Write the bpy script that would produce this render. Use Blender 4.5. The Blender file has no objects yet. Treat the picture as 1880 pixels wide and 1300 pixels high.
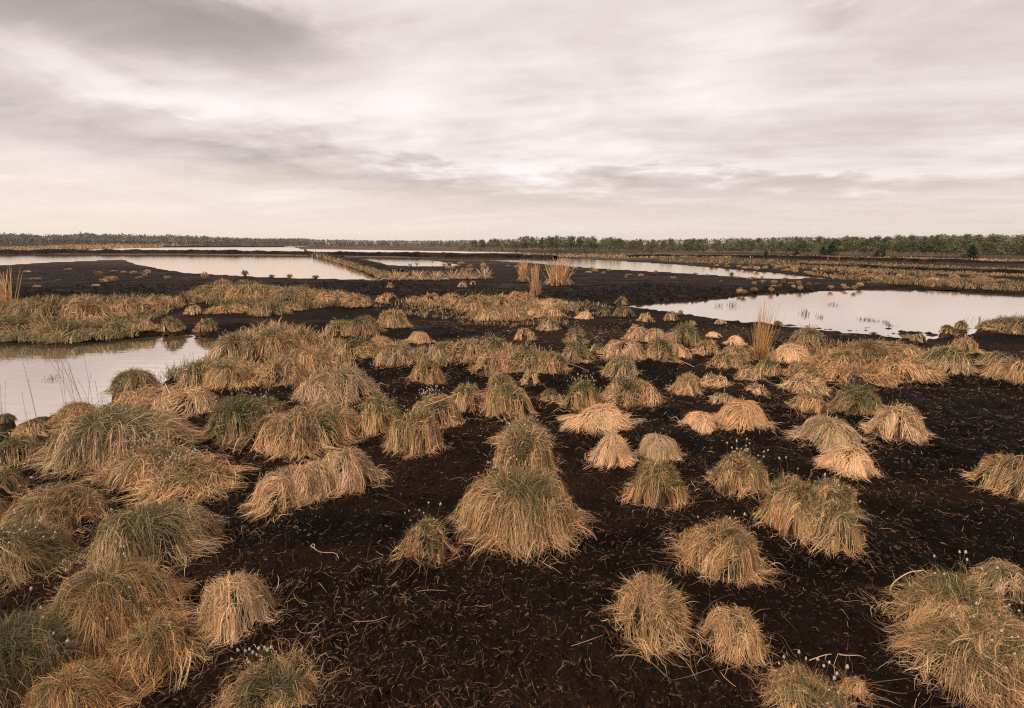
import bpy, math, random
import numpy as np
from mathutils import Vector

random.seed(7)
RNG = np.random.default_rng(11)
SC = bpy.context.scene
COL = SC.collection

# ------------------------------------------------------------------ camera
CAM_H = 1.65
FPX = 940.0                       # focal length in photo pixels (18 mm on 36 mm)
PITCH = math.radians(12.3)
cam_data = bpy.data.cameras.new('camera')
cam_data.sensor_width = 36.0
cam_data.lens = 18.0
cam_data.clip_start = 0.05
cam_data.clip_end = 6000.0
cam = bpy.data.objects.new('camera', cam_data)
cam.location = (0, 0, CAM_H)
cam.rotation_euler = (math.radians(90) - PITCH, 0, 0)
COL.objects.link(cam)
SC.camera = cam

# ------------------------------------------------------------------ world, sun, exposure
SUN_EL, SUN_AZ = math.radians(52), math.radians(-132)     # azimuth from +Y, clockwise; sun stands behind the left shoulder
world = bpy.data.worlds.new('World')
SC.world = world
world.use_nodes = True
wt = world.node_tree
wt.nodes.clear()


class NT:
    """tiny helper for building node trees"""
    def __init__(self, tree):
        self.t = tree

    def n(self, kind, **kw):
        nd = self.t.nodes.new(kind)
        for k, v in kw.items():
            setattr(nd, k, v)
        return nd

    def link(self, a, b):
        self.t.links.new(a, b)

    def set(self, sock, v):
        if isinstance(v, bpy.types.NodeSocket):
            self.link(v, sock)
        else:
            sock.default_value = v

    def m(self, op, a, b=0.0, c=0.0, clamp=False):
        nd = self.n('ShaderNodeMath', operation=op, use_clamp=clamp)
        self.set(nd.inputs[0], a)
        self.set(nd.inputs[1], b)
        self.set(nd.inputs[2], c)
        return nd.outputs[0]

    def v(self, op, a, b=(0, 0, 0)):
        nd = self.n('ShaderNodeVectorMath', operation=op)
        self.set(nd.inputs[0], a)
        self.set(nd.inputs[1], b)
        return nd.outputs['Value' if op in ('DOT_PRODUCT', 'LENGTH') else 'Vector']

    def noise(self, vec, scale, detail=4, rough=0.55, dist=0.0):
        nd = self.n('ShaderNodeTexNoise')
        if vec is not None:
            self.link(vec, nd.inputs['Vector'])
        nd.inputs['Scale'].default_value = scale
        nd.inputs['Detail'].default_value = detail
        nd.inputs['Roughness'].default_value = rough
        nd.inputs['Distortion'].default_value = dist
        return nd.outputs['Fac']

    def ramp(self, fac, stops):
        nd = self.n('ShaderNodeValToRGB')
        el = nd.color_ramp.elements
        while len(el) < len(stops):
            el.new(0.5)
        for e, (p, c) in zip(el, stops):
            e.position = p
            e.color = (*c, 1)
        self.link(fac, nd.inputs[0])
        return nd.outputs[0]

    def mix(self, fac, a, b, mode='MIX'):
        nd = self.n('ShaderNodeMix', data_type='RGBA', blend_type=mode)
        self.set(nd.inputs[0], fac)
        self.set(nd.inputs[6], a if isinstance(a, bpy.types.NodeSocket) else (*a, 1))
        self.set(nd.inputs[7], b if isinstance(b, bpy.types.NodeSocket) else (*b, 1))
        return nd.outputs[2]


def pix_dir(px, py):
    xc, yc = (px - 940) / FPX, -(py - 650) / FPX
    s, c = math.sin(PITCH), math.cos(PITCH)
    v = Vector((xc, yc * s + c, yc * c - s))
    return v.normalized()


def build_sky():
    T = NT(wt)
    tc = T.n('ShaderNodeTexCoord')
    d = T.v('NORMALIZE', tc.outputs['Generated'])
    sep = T.n('ShaderNodeSeparateXYZ')
    T.link(d, sep.inputs[0])
    x, y, z = sep.outputs
    zz = T.m('MAXIMUM', z, 0.0)
    den = T.m('ADD', zz, 0.10)
    u = T.m('DIVIDE', x, den)
    w = T.m('DIVIDE', y, den)
    # a deck of stratus: streaks running nearly across the view, sinking a little to the right
    u2 = T.m('MULTIPLY_ADD', w, -0.42, T.m('MULTIPLY', u, 0.42))
    comb = T.n('ShaderNodeCombineXYZ')
    T.link(T.m('MULTIPLY', T.m('MULTIPLY_ADD', w, -0.2, u), 0.36), comb.inputs[0])
    T.link(T.m('MULTIPLY_ADD', u, 0.25, w), comb.inputs[1])
    comb.inputs[2].default_value = 3.1
    n1 = T.noise(comb.outputs[0], 0.75, 8, 0.55, 0.12)
    n2 = T.noise(comb.outputs[0], 2.2, 8, 0.58, 0.15)
    comb2 = T.n('ShaderNodeCombineXYZ')
    T.link(u, comb2.inputs[0]); T.link(w, comb2.inputs[1]); comb2.inputs[2].default_value = 7.7
    n3 = T.noise(comb2.outputs[0], 1.5, 9, 0.58, 0.25)

    def blob(px, py, sx, sz, slope=0.0):
        """soft bank of cloud around one direction; sx, sz are half sizes in radians"""
        p = pix_dir(px, py)
        dv = T.v('SUBTRACT', d, tuple(p))
        side = Vector((p.y, -p.x, 0)).normalized()
        a = T.v('DOT_PRODUCT', dv, tuple(side))
        fwd = T.v('DOT_PRODUCT', dv, tuple(Vector((p.x, p.y, 0)).normalized()))
        s = T.n('ShaderNodeSeparateXYZ'); T.link(dv, s.inputs[0])
        zc = T.m('MULTIPLY_ADD', a, -slope, s.outputs[2])
        zc = T.m('MULTIPLY_ADD', T.m('SUBTRACT', n3, 0.5), 0.16, zc)
        q = T.m('ADD', T.m('POWER', T.m('ABSOLUTE', T.m('DIVIDE', a, sx)), 2.0),
                T.m('POWER', T.m('ABSOLUTE', T.m('DIVIDE', zc, sz)), 2.0))
        q = T.m('ADD', q, T.m('POWER', T.m('ABSOLUTE', T.m('DIVIDE', fwd, 0.6)), 2.0))
        return T.m('EXPONENT', T.m('MULTIPLY', q, -1.0))

    t = T.m('MULTIPLY_ADD', T.m('SUBTRACT', n1, 0.5), 0.42, 0.64)
    t = T.m('MULTIPLY_ADD', T.m('SUBTRACT', n2, 0.5), 0.46, t)
    t = T.m('MULTIPLY_ADD', T.m('SUBTRACT', n3, 0.5), 0.46, t)
    for (px, py, sx, sz, sl, amt) in SKY_BLOBS:
        t = T.m('MULTIPLY_ADD', blob(px, py, sx, sz, sl), amt, t)
    cloud = T.ramp(t, [(0.0, (0.22, 0.19, 0.185)), (0.3, (0.40, 0.345, 0.33)), (0.55, (0.60, 0.52, 0.50)),
                       (0.78, (0.80, 0.735, 0.715)), (1.0, (0.90, 0.85, 0.835))])
    # warm, thin veil towards the horizon
    hz = T.m('MULTIPLY_ADD', T.m('SUBTRACT', n2, 0.5), 0.05, T.m('MULTIPLY_ADD', T.m('SUBTRACT', n1, 0.5), 0.10, zz))
    veil = T.m('SUBTRACT', 1.0, T.m('DIVIDE', T.m('MULTIPLY_ADD', x, 0.03, hz), 0.115), clamp=True)
    veil = T.m('MULTIPLY', T.m('POWER', veil, 0.55), 0.88)
    warm = T.mix(T.m('MULTIPLY_ADD', x, -0.55, 0.5, clamp=True), (0.655, 0.555, 0.49), (0.80, 0.665, 0.555))
    c = T.mix(veil, cloud, warm)
    # below the horizon: the same dull light (only seen by reflections of ground level)
    sky = T.n('ShaderNodeTexSky', sky_type='NISHITA')
    sky.sun_disc = False
    sky.sun_elevation = SUN_EL
    sky.sun_rotation = SUN_AZ
    sky.sun_intensity = 0.4
    blue = T.n('ShaderNodeVectorMath', operation='SCALE')
    T.link(sky.outputs[0], blue.inputs[0]); blue.inputs['Scale'].default_value = 0.05
    c = T.mix(0.04, c, blue.outputs[0])
    bg = T.n('ShaderNodeBackground')
    T.link(c, bg.inputs[0]); bg.inputs[1].default_value = SKY_GAIN
    out = T.n('ShaderNodeOutputWorld')
    T.link(bg.outputs[0], out.inputs[0])


SKY_GAIN = 0.555
SKY_BLOBS = [  # px, py, half width, half height, slope, amount
    (170, 28, 0.34, 0.055, -0.03, -0.46),
    (430, 55, 0.16, 0.035, -0.05, -0.22),
    (170, 140, 0.36, 0.040, -0.12, 0.12),
    (600, 140, 0.34, 0.07, -0.08, 0.14),
    (300, 225, 0.60, 0.034, -0.15, -0.15),
    (420, 300, 0.55, 0.018, -0.13, -0.06),
    (950, 60, 0.34, 0.13, 0.0, 0.05),
    (760, 345, 0.6, 0.024, -0.10, -0.15),
    (1150, 310, 0.5, 0.012, -0.06, 0.12),
    (1600, 355, 0.5, 0.025, -0.02, -0.16),
    (1800, 70, 0.22, 0.07, 0.1, -0.12),
    (1540, 18, 0.05, 0.015, -0.1, -0.20),
]
build_sky()

sun_data = bpy.data.lights.new('sun', 'SUN')
sun_data.energy = 1.5
sun_data.angle = math.radians(10)
sun_data.color = (1.0, 0.86, 0.70)
sun = bpy.data.objects.new('sun', sun_data)
sd = Vector((math.sin(SUN_AZ) * math.cos(SUN_EL), math.cos(SUN_AZ) * math.cos(SUN_EL), math.sin(SUN_EL)))
sun.rotation_euler = sd.to_track_quat('Z', 'Y').to_euler()
COL.objects.link(sun)

SC.view_settings.view_transform = 'Standard'
SC.view_settings.look = 'None'
SC.view_settings.gamma = 1.0
SC.view_settings.exposure = 1.23
SC.view_settings.use_curve_mapping = False
SC.render.engine = 'CYCLES'
SC.cycles.max_bounces = 6
SC.cycles.diffuse_bounces = 3
SC.cycles.glossy_bounces = 3
SC.cycles.transmission_bounces = 3
SC.cycles.use_denoising = False
SC.cycles.pixel_filter_type = 'BLACKMAN_HARRIS'
SC.cycles.filter_width = 1.25


# ------------------------------------------------------------------ numeric helpers
def sstep(a, b, x):
    t = np.clip((x - a) / (b - a), 0, 1)
    return t * t * (3 - 2 * t)


def vnoise(x, y, seed=0):
    x = np.asarray(x, float); y = np.asarray(y, float)
    xi = np.floor(x).astype(np.int64); yi = np.floor(y).astype(np.int64)
    fx = x - xi; fy = y - yi
    fx = fx * fx * (3 - 2 * fx); fy = fy * fy * (3 - 2 * fy)

    def h(i, j):
        k = (i * 374761393 + j * 668265263 + seed * 1442695041) & 0xFFFFFFFF
        k = ((k ^ (k >> 13)) * 1274126177) & 0xFFFFFFFF
        k = k ^ (k >> 16)
        return (k & 0xFFFF) / 65535.0
    a, b, c, d = h(xi, yi), h(xi + 1, yi), h(xi, yi + 1), h(xi + 1, yi + 1)
    return (a + (b - a) * fx) * (1 - fy) + (c + (d - c) * fx) * fy


def fbm(x, y, seed=0, octaves=4, gain=0.5):
    s, a, t = 0.0, 1.0, 0.0
    for o in range(octaves):
        s = s + a * (vnoise(x, y, seed + o * 17) - 0.5)
        t += a
        x = x * 2.03 + 11.3; y = y * 2.03 - 7.1; a *= gain
    return s / t * 2


def base_z(x, y):
    """the bog lies in steps: near terrace, cut-over plain, far plain"""
    x = np.asarray(x, float); y = np.asarray(y, float)
    s0 = 16.5 + 4.6 * sstep(3.0, 6.5, x)
    z = -0.55 * sstep(s0, s0 + 8.0, y)
    z = z - 0.40 * sstep(108, 128, y)
    z = z - 0.003 * np.maximum(y - 330, 0)
    return z


def ray_ground(px, py, z=None):
    d = pix_dir(px, py)
    dz = min(d.z, -0.0015)
    t = (CAM_H - (z if z is not None else 0.0)) / -dz
    if z is None:
        for _ in range(25):
            zz = float(base_z(t * d.x, t * d.y))
            t = 0.5 * t + 0.5 * (CAM_H - zz) / -dz
    return t * d.x, t * d.y


def poly_sdf(P, x, y):
    """signed distance, negative inside"""
    P = np.asarray(P, float)
    d = np.full(x.shape, 1e18); inside = np.zeros(x.shape, bool)
    n = len(P)
    for i in range(n):
        ax, ay = P[i]; bx, by = P[(i + 1) % n]
        ex, ey = bx - ax, by - ay
        wx, wy = x - ax, y - ay
        t = np.clip((wx * ex + wy * ey) / (ex * ex + ey * ey + 1e-12), 0, 1)
        dx, dy = wx - ex * t, wy - ey * t
        d = np.minimum(d, dx * dx + dy * dy)
        c = ((ay > y) != (by > y))
        with np.errstate(divide='ignore', invalid='ignore'):
            xx = ex * (y - ay) / (ey if abs(ey) > 1e-12 else 1e-12) + ax
        inside ^= c & (x < xx)
    d = np.sqrt(d)
    return np.where(inside, -d, d)


# pools: outline in photo pixels dropped on to the water level, which gives a plan in metres
POOLS = [
    ('near_pool', -0.07, 0.35, [(-420, 640), (-150, 628), (0, 626), (90, 632), (170, 628), (240, 622), (300, 617), (345, 614),
        (420, 610), (455, 606), (425, 630), (405, 655), (375, 688), (330, 700), (300, 702), (265, 735), (215, 752), (165, 752), (105, 760),
        (72, 776), (20, 800), (-60, 830), (-420, 900)],
     'pale mirror-like pool beside the left tussocks'),
    ('reflecting_pool', -0.07, 0.30, [(1128, 564), (1200, 556), (1262, 553), (1310, 549), (1350, 543), (1425, 538), (1500, 535), (1570, 532),
        (1640, 531), (1760, 536), (1880, 543), (2100, 555), (2300, 575), (2200, 620), (2000, 606), (1880, 597), (1830, 610), (1790, 616),
        (1735, 622), (1690, 628), (1620, 622), (1520, 612), (1425, 604), (1330, 592), (1250, 578)],
     'wide pale pool'),
    ('strip_pool', -0.07, 0.06, [(1630, 527.5), (1760, 533), (1880, 536), (2050, 540), (2050, 542.5), (1880, 538.5), (1750, 535.2), (1640, 529.5)], ''),
    ('flooded_cutting', -0.63, 0.5, [(-300, 500), (-150, 494), (0, 488), (80, 483), (150, 480), (228, 477), (247, 485), (300, 495), (345, 502),
        (430, 507), (530, 511), (600, 513), (700, 515), (652, 495), (600, 478), (572, 469), (300, 467.5), (0, 466), (-300, 466)], ''),
    ('triangular_pool', -0.63, 0.3, [(650, 471.5), (735, 472.5), (800, 479), (852, 488), (800, 490), (757, 490), (715, 487), (685, 480)], ''),
    ('long_pool', -0.63, 0.3, [(730, 471.0), (890, 471.6), (960, 470.5), (1100, 477), (1250, 486), (1400, 499), (1545, 513.5), (1400, 512),
        (1250, 502.5), (1100, 494), (1050, 490), (990, 484.5), (880, 477.5)], ''),
    ('narrow_pool', -0.63, 0.25, [(1440, 474.3), (1600, 477.4), (1870, 486.8), (1855, 489), (1600, 480.2), (1480, 477)], ''),
    ('distant_pool', -1.02, 2.0, [(135, 462.5), (170, 458), (230, 455.6), (330, 454.4), (540, 454), (556, 458), (562, 462.5)], ''),
    ('far_pool', -1.02, 2.0, [(566, 462.5), (560, 457.6), (700, 459.3), (800, 461), (905, 462.6), (1000, 465), (960, 466.5), (700, 463)], ''),
    ('horizon_pool', -1.02, 2.0, [(385, 452.6), (470, 451.6), (560, 452.0), (570, 452.9), (420, 453.2)], ''),
]
POOL_XY = [[ray_ground(px, py, z) for px, py in pts] for _, z, _, pts, _ in POOLS]


def micro(x, y):
    r = np.hypot(x, y)
    near = 1 - sstep(7, 16, r)
    m = 0.055 * fbm(x * 0.55, y * 0.55, 3, 3)
    m = m + 0.055 * fbm(x * 2.1, y * 2.1, 9, 3) * (0.45 + 0.55 * near)
    m = m + near * 0.050 * fbm(x * 9, y * 9, 21, 3) + near * 0.032 * np.abs(fbm(x * 30, y * 30, 33, 2))
    return m


def ground_z(x, y, full=True):
    x = np.asarray(x, float); y = np.asarray(y, float)
    z = base_z(x, y)
    m = micro(x, y)
    far = sstep(60, 250, np.hypot(x, y))
    z = z + m * (1 - 0.4 * sstep(16, 30, y)) + far * 0.07 * fbm(x * 0.03, y * 0.03, 5, 3)
    # black cut edge in the middle distance
    z = z + 0.10 * np.exp(-((y - 15.6 - 0.9 * fbm(x * 0.35, 0 * y, 77, 3)) / 1.0) ** 2) * (fbm(x * 1.3, y * 1.3, 51, 3) + 0.6) * (x < 3.5)
    if full:
        sds = []
        for (nm, wz, slope, _, _), P in zip(POOLS, POOL_XY):
            P = np.asarray(P)
            pad = 4.0
            k = (x > P[:, 0].min() - pad) & (x < P[:, 0].max() + pad) & (y > P[:, 1].min() - pad) & (y < P[:, 1].max() + pad)
            if not k.any():
                continue
            xs, ys = x[k], y[k]
            sd_ = poly_sdf(P, xs, ys) + 0.5 * slope * fbm(xs * 1.1 / max(slope, .3), ys * 1.1 / max(slope, .3), 61, 4)
            sds.append((k, xs, ys, sd_, wz, slope))
            shore = sstep(0.0, 5 * slope, sd_)
            z[k] = np.where(sd_ > slope * 0.5, np.maximum(z[k], np.where(sd_ < 1.6, wz + 0.015 + 0.03 * shore, -99)), z[k])
        for k, xs, ys, sd_, wz, slope in sds:
            zi = wz + np.clip(sd_ / slope, -1, 1) * 0.06
            z[k] = np.where(sd_ > slope * 0.5, z[k], np.where(sd_ > -slope * 0.9, zi + 0.012 * fbm(xs * 5, ys * 5, 71, 3), np.minimum(wz - 0.06, z[k])))
    return z


def soft_ground(x, y):
    z = base_z(x, y) + 0.055 * fbm(np.asarray(x) * 0.55, np.asarray(y) * 0.55, 3, 3)
    return np.maximum(z, np.where(np.asarray(y) < 20, -0.08, -5.0))


# ------------------------------------------------------------------ mesh helpers
def make_mesh(name, V, F, col=None, mats=(), midx=None, smooth=True):
    V = np.ascontiguousarray(V, np.float32).reshape(-1, 3)
    me = bpy.data.meshes.new(name)
    if isinstance(F, np.ndarray):
        Fs = [F]
    else:
        Fs = [f for f in F if len(f)]
    tot = sum(f.shape[0] for f in Fs)
    loops = np.concatenate([f.reshape(-1) for f in Fs]).astype(np.int32)
    starts, o = [], 0
    for f in Fs:
        starts.append(o + np.arange(f.shape[0]) * f.shape[1]); o += f.size
    me.vertices.add(len(V)); me.vertices.foreach_set('co', V.ravel())
    me.loops.add(len(loops)); me.loops.foreach_set('vertex_index', loops)
    me.polygons.add(tot); me.polygons.foreach_set('loop_start', np.concatenate(starts).astype(np.int32))
    if smooth:
        me.polygons.foreach_set('use_smooth', np.ones(tot, bool))
    if midx is not None:
        me.polygons.foreach_set('material_index', np.asarray(midx, np.int32))
    for m in mats:
        me.materials.append(m)
    me.update(calc_edges=True)
    if col is not None:
        at = me.color_attributes.new('tint', 'FLOAT_COLOR', 'POINT')
        c = np.ones((len(V), 4), np.float32); c[:, :3] = col
        at.data.foreach_set('color', c.ravel())
    return me


def new_obj(name, me, parent=None, **props):
    o = bpy.data.objects.new(name, me)
    COL.objects.link(o)
    if parent is not None:
        o.parent = parent
    for k, v in props.items():
        o[k] = v
    return o


def empty(name, loc, **props):
    o = bpy.data.objects.new(name, None)
    o.empty_display_size = 0.1
    o.location = loc
    COL.objects.link(o)
    for k, v in props.items():
        o[k] = v
    return o


def norm(v):
    return v / (np.linalg.norm(v, axis=-1, keepdims=True) + 1e-9)


def strips(P, W, w):
    """P (n,k,3) spine, W (n,k,3) width direction, w (n,k) half width -> quads"""
    n, k, _ = P.shape
    A = P - W * w[..., None]; B = P + W * w[..., None]
    V = np.stack([A, B], 2).reshape(-1, 3)
    i = np.arange(n)[:, None] * (k * 2) + np.arange(k - 1)[None, :] * 2
    F = np.stack([i, i + 1, i + 3, i + 2], -1).reshape(-1, 4)
    return V, F


def merge(parts):
    """[(V,F,C)] with faces of one size"""
    Vs, Fs, Cs, o = [], [], [], 0
    for V, F, C in parts:
        Vs.append(V); Fs.append(F + o); Cs.append(C); o += len(V)
    return np.concatenate(Vs), np.concatenate(Fs), np.concatenate(Cs)


# ------------------------------------------------------------------ materials
def mat(name):
    m = bpy.data.materials.new(name); m.use_nodes = True
    m.node_tree.nodes.clear()
    T = NT(m.node_tree)
    out = T.n('ShaderNodeOutputMaterial')
    return m, T, out


def tint_material(name, rough=0.6, transl=0.25, spec=0.3, vary=0.25, per_object=0.0):
    m, T, out = mat(name)
    at = T.n('ShaderNodeAttribute', attribute_name='tint')
    geo = T.n('ShaderNodeNewGeometry')
    n = T.noise(geo.outputs['Position'], 22.0, 3, 0.6)
    k = T.m('MULTIPLY_ADD', T.m('SUBTRACT', n, 0.5), vary * 2, 1.0)
    if per_object:
        oi = T.n('ShaderNodeObjectInfo')
        k = T.m('MULTIPLY', k, T.m('MULTIPLY_ADD', T.m('SUBTRACT', oi.outputs['Random'], 0.5), per_object * 2, 1.0))
    sc = T.n('ShaderNodeVectorMath', operation='SCALE')
    T.link(at.outputs['Color'], sc.inputs[0]); T.link(k, sc.inputs['Scale'])
    p = T.n('ShaderNodeBsdfPrincipled')
    T.link(sc.outputs[0], p.inputs['Base Color'])
    p.inputs['Roughness'].default_value = rough
    p.inputs['Specular IOR Level'].default_value = spec
    if transl > 0:
        tr = T.n('ShaderNodeBsdfTranslucent'); T.link(sc.outputs[0], tr.inputs[0])
        mx = T.n('ShaderNodeMixShader'); mx.inputs[0].default_value = transl
        T.link(p.outputs[0], mx.inputs[1]); T.link(tr.outputs[0], mx.inputs[2])
        T.link(mx.outputs[0], out.inputs[0])
    else:
        T.link(p.outputs[0], out.inputs[0])
    return m


M_STRAW = tint_material('dry_grass', 0.55, 0.22, 0.35)
M_GREEN = tint_material('green_grass', 0.5, 0.3, 0.35)
M_LEAF = tint_material('leaf', 0.6, 0.2, 0.2, 0.25, 0.35)
M_FLUFF = tint_material('seed_fluff', 0.9, 0.35, 0.1, 0.1)
M_LITTER = tint_material('litter', 0.75, 0.0, 0.08)


def peat_material(name='peat', bare=False):
    m, T, out = mat(name)
    geo = T.n('ShaderNodeNewGeometry')
    pos = geo.outputs['Position']
    big = T.noise(pos, 0.35, 5, 0.6, 0.3)
    mid = T.noise(pos, 3.0, 6, 0.65, 0.2)
    fine = T.noise(pos, 42.0, 5, 0.7)
    st = T.n('ShaderNodeMapping'); st.inputs['Scale'].default_value = (0.25, 1.6, 1.0)
    T.link(pos, st.inputs[0])
    streak = T.noise(st.outputs[0], 0.9, 6, 0.65, 0.4)
    fac = T.m('ADD', T.m('MULTIPLY', big, 0.45), T.m('ADD', T.m('MULTIPLY', mid, 0.30), T.m('MULTIPLY', fine, 0.25)))
    c = T.ramp(fac, [(0.36, (0.0022, 0.0015, 0.0011)), (0.48, (0.0052, 0.0031, 0.002)), (0.57, (0.012, 0.0066, 0.0038)),
                     (0.70, (0.036, 0.018, 0.009))])
    c2 = T.ramp(T.m('ADD', T.m('MULTIPLY', streak, 0.7), T.m('MULTIPLY', fine, 0.3)),
                [(0.44, (0.0023, 0.0016, 0.0012)), (0.55, (0.0085, 0.0049, 0.0031)), (0.68, (0.038, 0.019, 0.0095))])
    sep = T.n('ShaderNodeSeparateXYZ'); T.link(pos, sep.inputs[0])
    far = T.m('DIVIDE', T.m('SUBTRACT', sep.outputs[1], 17.0), 12.0, clamp=True)
    c = T.mix(T.m('MULTIPLY', far, 0.85), c, c2)
    # dry tawny swath of fibres in open ground
    dry = T.m('MULTIPLY', T.m('SUBTRACT', T.noise(st.outputs[0], 0.55, 4, 0.6, 0.5), 0.47), 5.0, clamp=True)
    dry = T.m('MULTIPLY', dry, T.m('MULTIPLY_ADD', fine, 2.2, -0.65, clamp=True))
    c = T.mix(T.m('MULTIPLY', dry, 0.75), c, (0.085, 0.037, 0.017))
    # far plain: old dry vegetation
    veg = T.m('DIVIDE', T.m('SUBTRACT', sep.outputs[1], 46.0), 50.0, clamp=True)
    vn = T.m('MULTIPLY', T.m('SUBTRACT', T.noise(st.outputs[0], 0.12, 6, 0.65, 0.3), 0.44), 7.0, clamp=True)
    if not bare:
        c = T.mix(T.m('MULTIPLY', veg, T.m('MULTIPLY', vn, 0.85)), c, (0.17, 0.112, 0.062))
    p = T.n('ShaderNodeBsdfPrincipled')
    T.link(c, p.inputs['Base Color'])
    wet = T.m('MULTIPLY', T.m('SUBTRACT', T.noise(pos, 0.8, 3, 0.5), 0.48), 5.0, clamp=True)
    T.link(T.m('MULTIPLY_ADD', wet, -0.22, 0.82), p.inputs['Roughness'])
    p.inputs['Specular IOR Level'].default_value = 0.06
    b = T.n('ShaderNodeBump'); b.inputs['Strength'].default_value = 0.9; b.inputs['Distance'].default_value = 0.035
    T.link(T.m('ADD', T.noise(pos, 75.0, 4, 0.7), T.m('MULTIPLY', T.noise(pos, 20.0, 4, 0.6), 1.2)), b.inputs['Height'])
    T.link(b.outputs[0], p.inputs['Normal'])
    T.link(p.outputs[0], out.inputs[0])
    return m


M_PEAT = peat_material()
M_BANK = peat_material('bank_peat', True)


def water_material(name='bog_water', rough=0.035, ripple=0.10):
    m, T, out = mat(name)
    geo = T.n('ShaderNodeNewGeometry')
    mp = T.n('ShaderNodeMapping'); mp.inputs['Scale'].default_value = (1.0, 3.2, 1.0); mp.inputs['Rotation'].default_value = (0, 0, 0.12)
    T.link(geo.outputs['Position'], mp.inputs[0])
    h = T.m('ADD', T.noise(mp.outputs[0], 2.4, 3, 0.5, 0.3), T.m('MULTIPLY', T.noise(mp.outputs[0], 9.0, 2, 0.5), 0.25))
    b = T.n('ShaderNodeBump'); b.inputs['Strength'].default_value = ripple; b.inputs['Distance'].default_value = 0.02
    T.link(h, b.inputs['Height'])
    body = T.n('ShaderNodeBsdfDiffuse'); body.inputs[0].default_value = (0.16, 0.12, 0.09, 1)
    gl = T.n('ShaderNodeBsdfGlossy'); gl.inputs['Roughness'].default_value = rough; gl.inputs[0].default_value = (0.99, 0.915, 0.835, 1)
    T.link(b.outputs[0], gl.inputs['Normal'])
    fr = T.n('ShaderNodeFresnel'); fr.inputs[0].default_value = 3.2
    mx = T.n('ShaderNodeMixShader')
    T.link(T.m('MULTIPLY_ADD', fr.outputs[0], 0.12, 0.78, clamp=True), mx.inputs[0])
    T.link(body.outputs[0], mx.inputs[1]); T.link(gl.outputs[0], mx.inputs[2])
    T.link(mx.outputs[0], out.inputs[0])
    return m


M_WATER = water_material()
M_WATER_WIND = water_material('wind_rippled_water', 0.30, 0.25)


# ------------------------------------------------------------------ ground
def build_ground():
    az = np.concatenate([np.linspace(-180, -58, 30)[:-1], np.linspace(-58, 58, 380), np.linspace(58, 180, 30)[1:]])
    az = np.radians(az)
    r = np.concatenate([[0.02, 0.35], np.geomspace(0.75, 30, 300), np.geomspace(30.9, 2400, 140)])
    A, R = np.meshgrid(az, r)
    X, Y = R * np.sin(A), R * np.cos(A)
    Z = ground_z(X.ravel(), Y.ravel()).reshape(X.shape)
    n, k = X.shape
    V = np.stack([X, Y, Z], -1).reshape(-1, 3)
    i = np.arange(n - 1)[:, None] * k + np.arange(k - 1)[None, :]
    F = np.stack([i, i + 1, i + k + 1, i + k], -1).reshape(-1, 4)[:, ::-1]
    me = make_mesh('ground', V, F, mats=[M_PEAT])
    new_obj('ground', me, kind='structure', label='dark bare peat ground with reddish fibres')


build_ground()


def build_pools():
    for (nm, wz, slope, _, lab), P in zip(POOLS, POOL_XY):
        P = np.asarray(P, float)
        # a sheet a little wider than the basin; the peat of the shore cuts its outline
        pad = min(0.5 + slope, 1.2)
        if nm == 'strip_pool':
            pad = 0.08
        area = 0.5 * np.sum(P[:, 0] * np.roll(P[:, 1], -1) - np.roll(P[:, 0], -1) * P[:, 1])
        sgn = 1 if area > 0 else -1
        d1 = norm(P - np.roll(P, 1, 0)); d2 = norm(np.roll(P, -1, 0) - P)
        nn = norm(np.stack([d1[:, 1] + d2[:, 1], -(d1[:, 0] + d2[:, 0])], -1)) * sgn
        Q = P + nn * pad
        if sgn < 0:
            Q = Q[::-1]
        me = bpy.data.meshes.new(nm)
        me.from_pydata([(x, y, wz) for x, y in Q], [], [list(range(len(Q)))])
        me.materials.append(M_WATER_WIND if P[:, 1].mean() > 110 else M_WATER)
        new_obj(nm, me, kind='structure', label=lab or 'pale water reflecting the overcast sky')


build_pools()


# ------------------------------------------------------------------ peat banks
def build_bank(name, pts, label, h_px, w, col=None, seed=0):
    P = np.array([ray_ground(px, py) for px, py in pts])
    seg = np.linalg.norm(np.diff(P, axis=0), axis=1); s = np.concatenate([[0], np.cumsum(seg)])
    n = int(min(420, max(60, s[-1] / 0.35)))
    t = np.linspace(0, s[-1], n)
    X = np.interp(t, s, P[:, 0]); Y = np.interp(t, s, P[:, 1])
    D = norm(np.stack([np.gradient(X), np.gradient(Y)], -1)); N = np.stack([-D[:, 1], D[:, 0]], -1)
    dist = np.hypot(X, Y)
    hp = np.interp(t, s, h_px)
    h = hp * Y / FPX * (0.8 + 0.45 * vnoise(t * 0.35, t * 0, seed)) + 0.10 * fbm(t * 1.3, t * 0, seed + 3, 3)
    prof = [(-1.0, -0.15), (-0.7, 0.45), (-0.35, 0.92), (0.1, 1.0), (0.5, 0.8), (0.8, 0.35), (1.0, -0.15)]
    V = []
    for j, (o, k) in enumerate(prof):
        jit = 0.25 * fbm(t * 0.9, np.full(n, j * 3.3), seed + j, 3)
        off = (o + jit * 0.5) * w
        V.append(np.stack([X + N[:, 0] * off, Y + N[:, 1] * off, base_z(X, Y) + np.where(k < 0, -0.2, h * np.maximum(k + jit * 0.6, 0.02))], -1))
    V = np.stack(V, 1)
    m = len(prof)
    i = np.arange(n - 1)[:, None] * m + np.arange(m - 1)[None, :]
    F = np.stack([i, i + m, i + m + 1, i + 1], -1).reshape(-1, 4)
    me = make_mesh(name, V.reshape(-1, 3), F, mats=[M_BANK])
    new_obj(name, me, kind='structure', label=label)
    return X, Y, base_z(X, Y) + h


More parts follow.
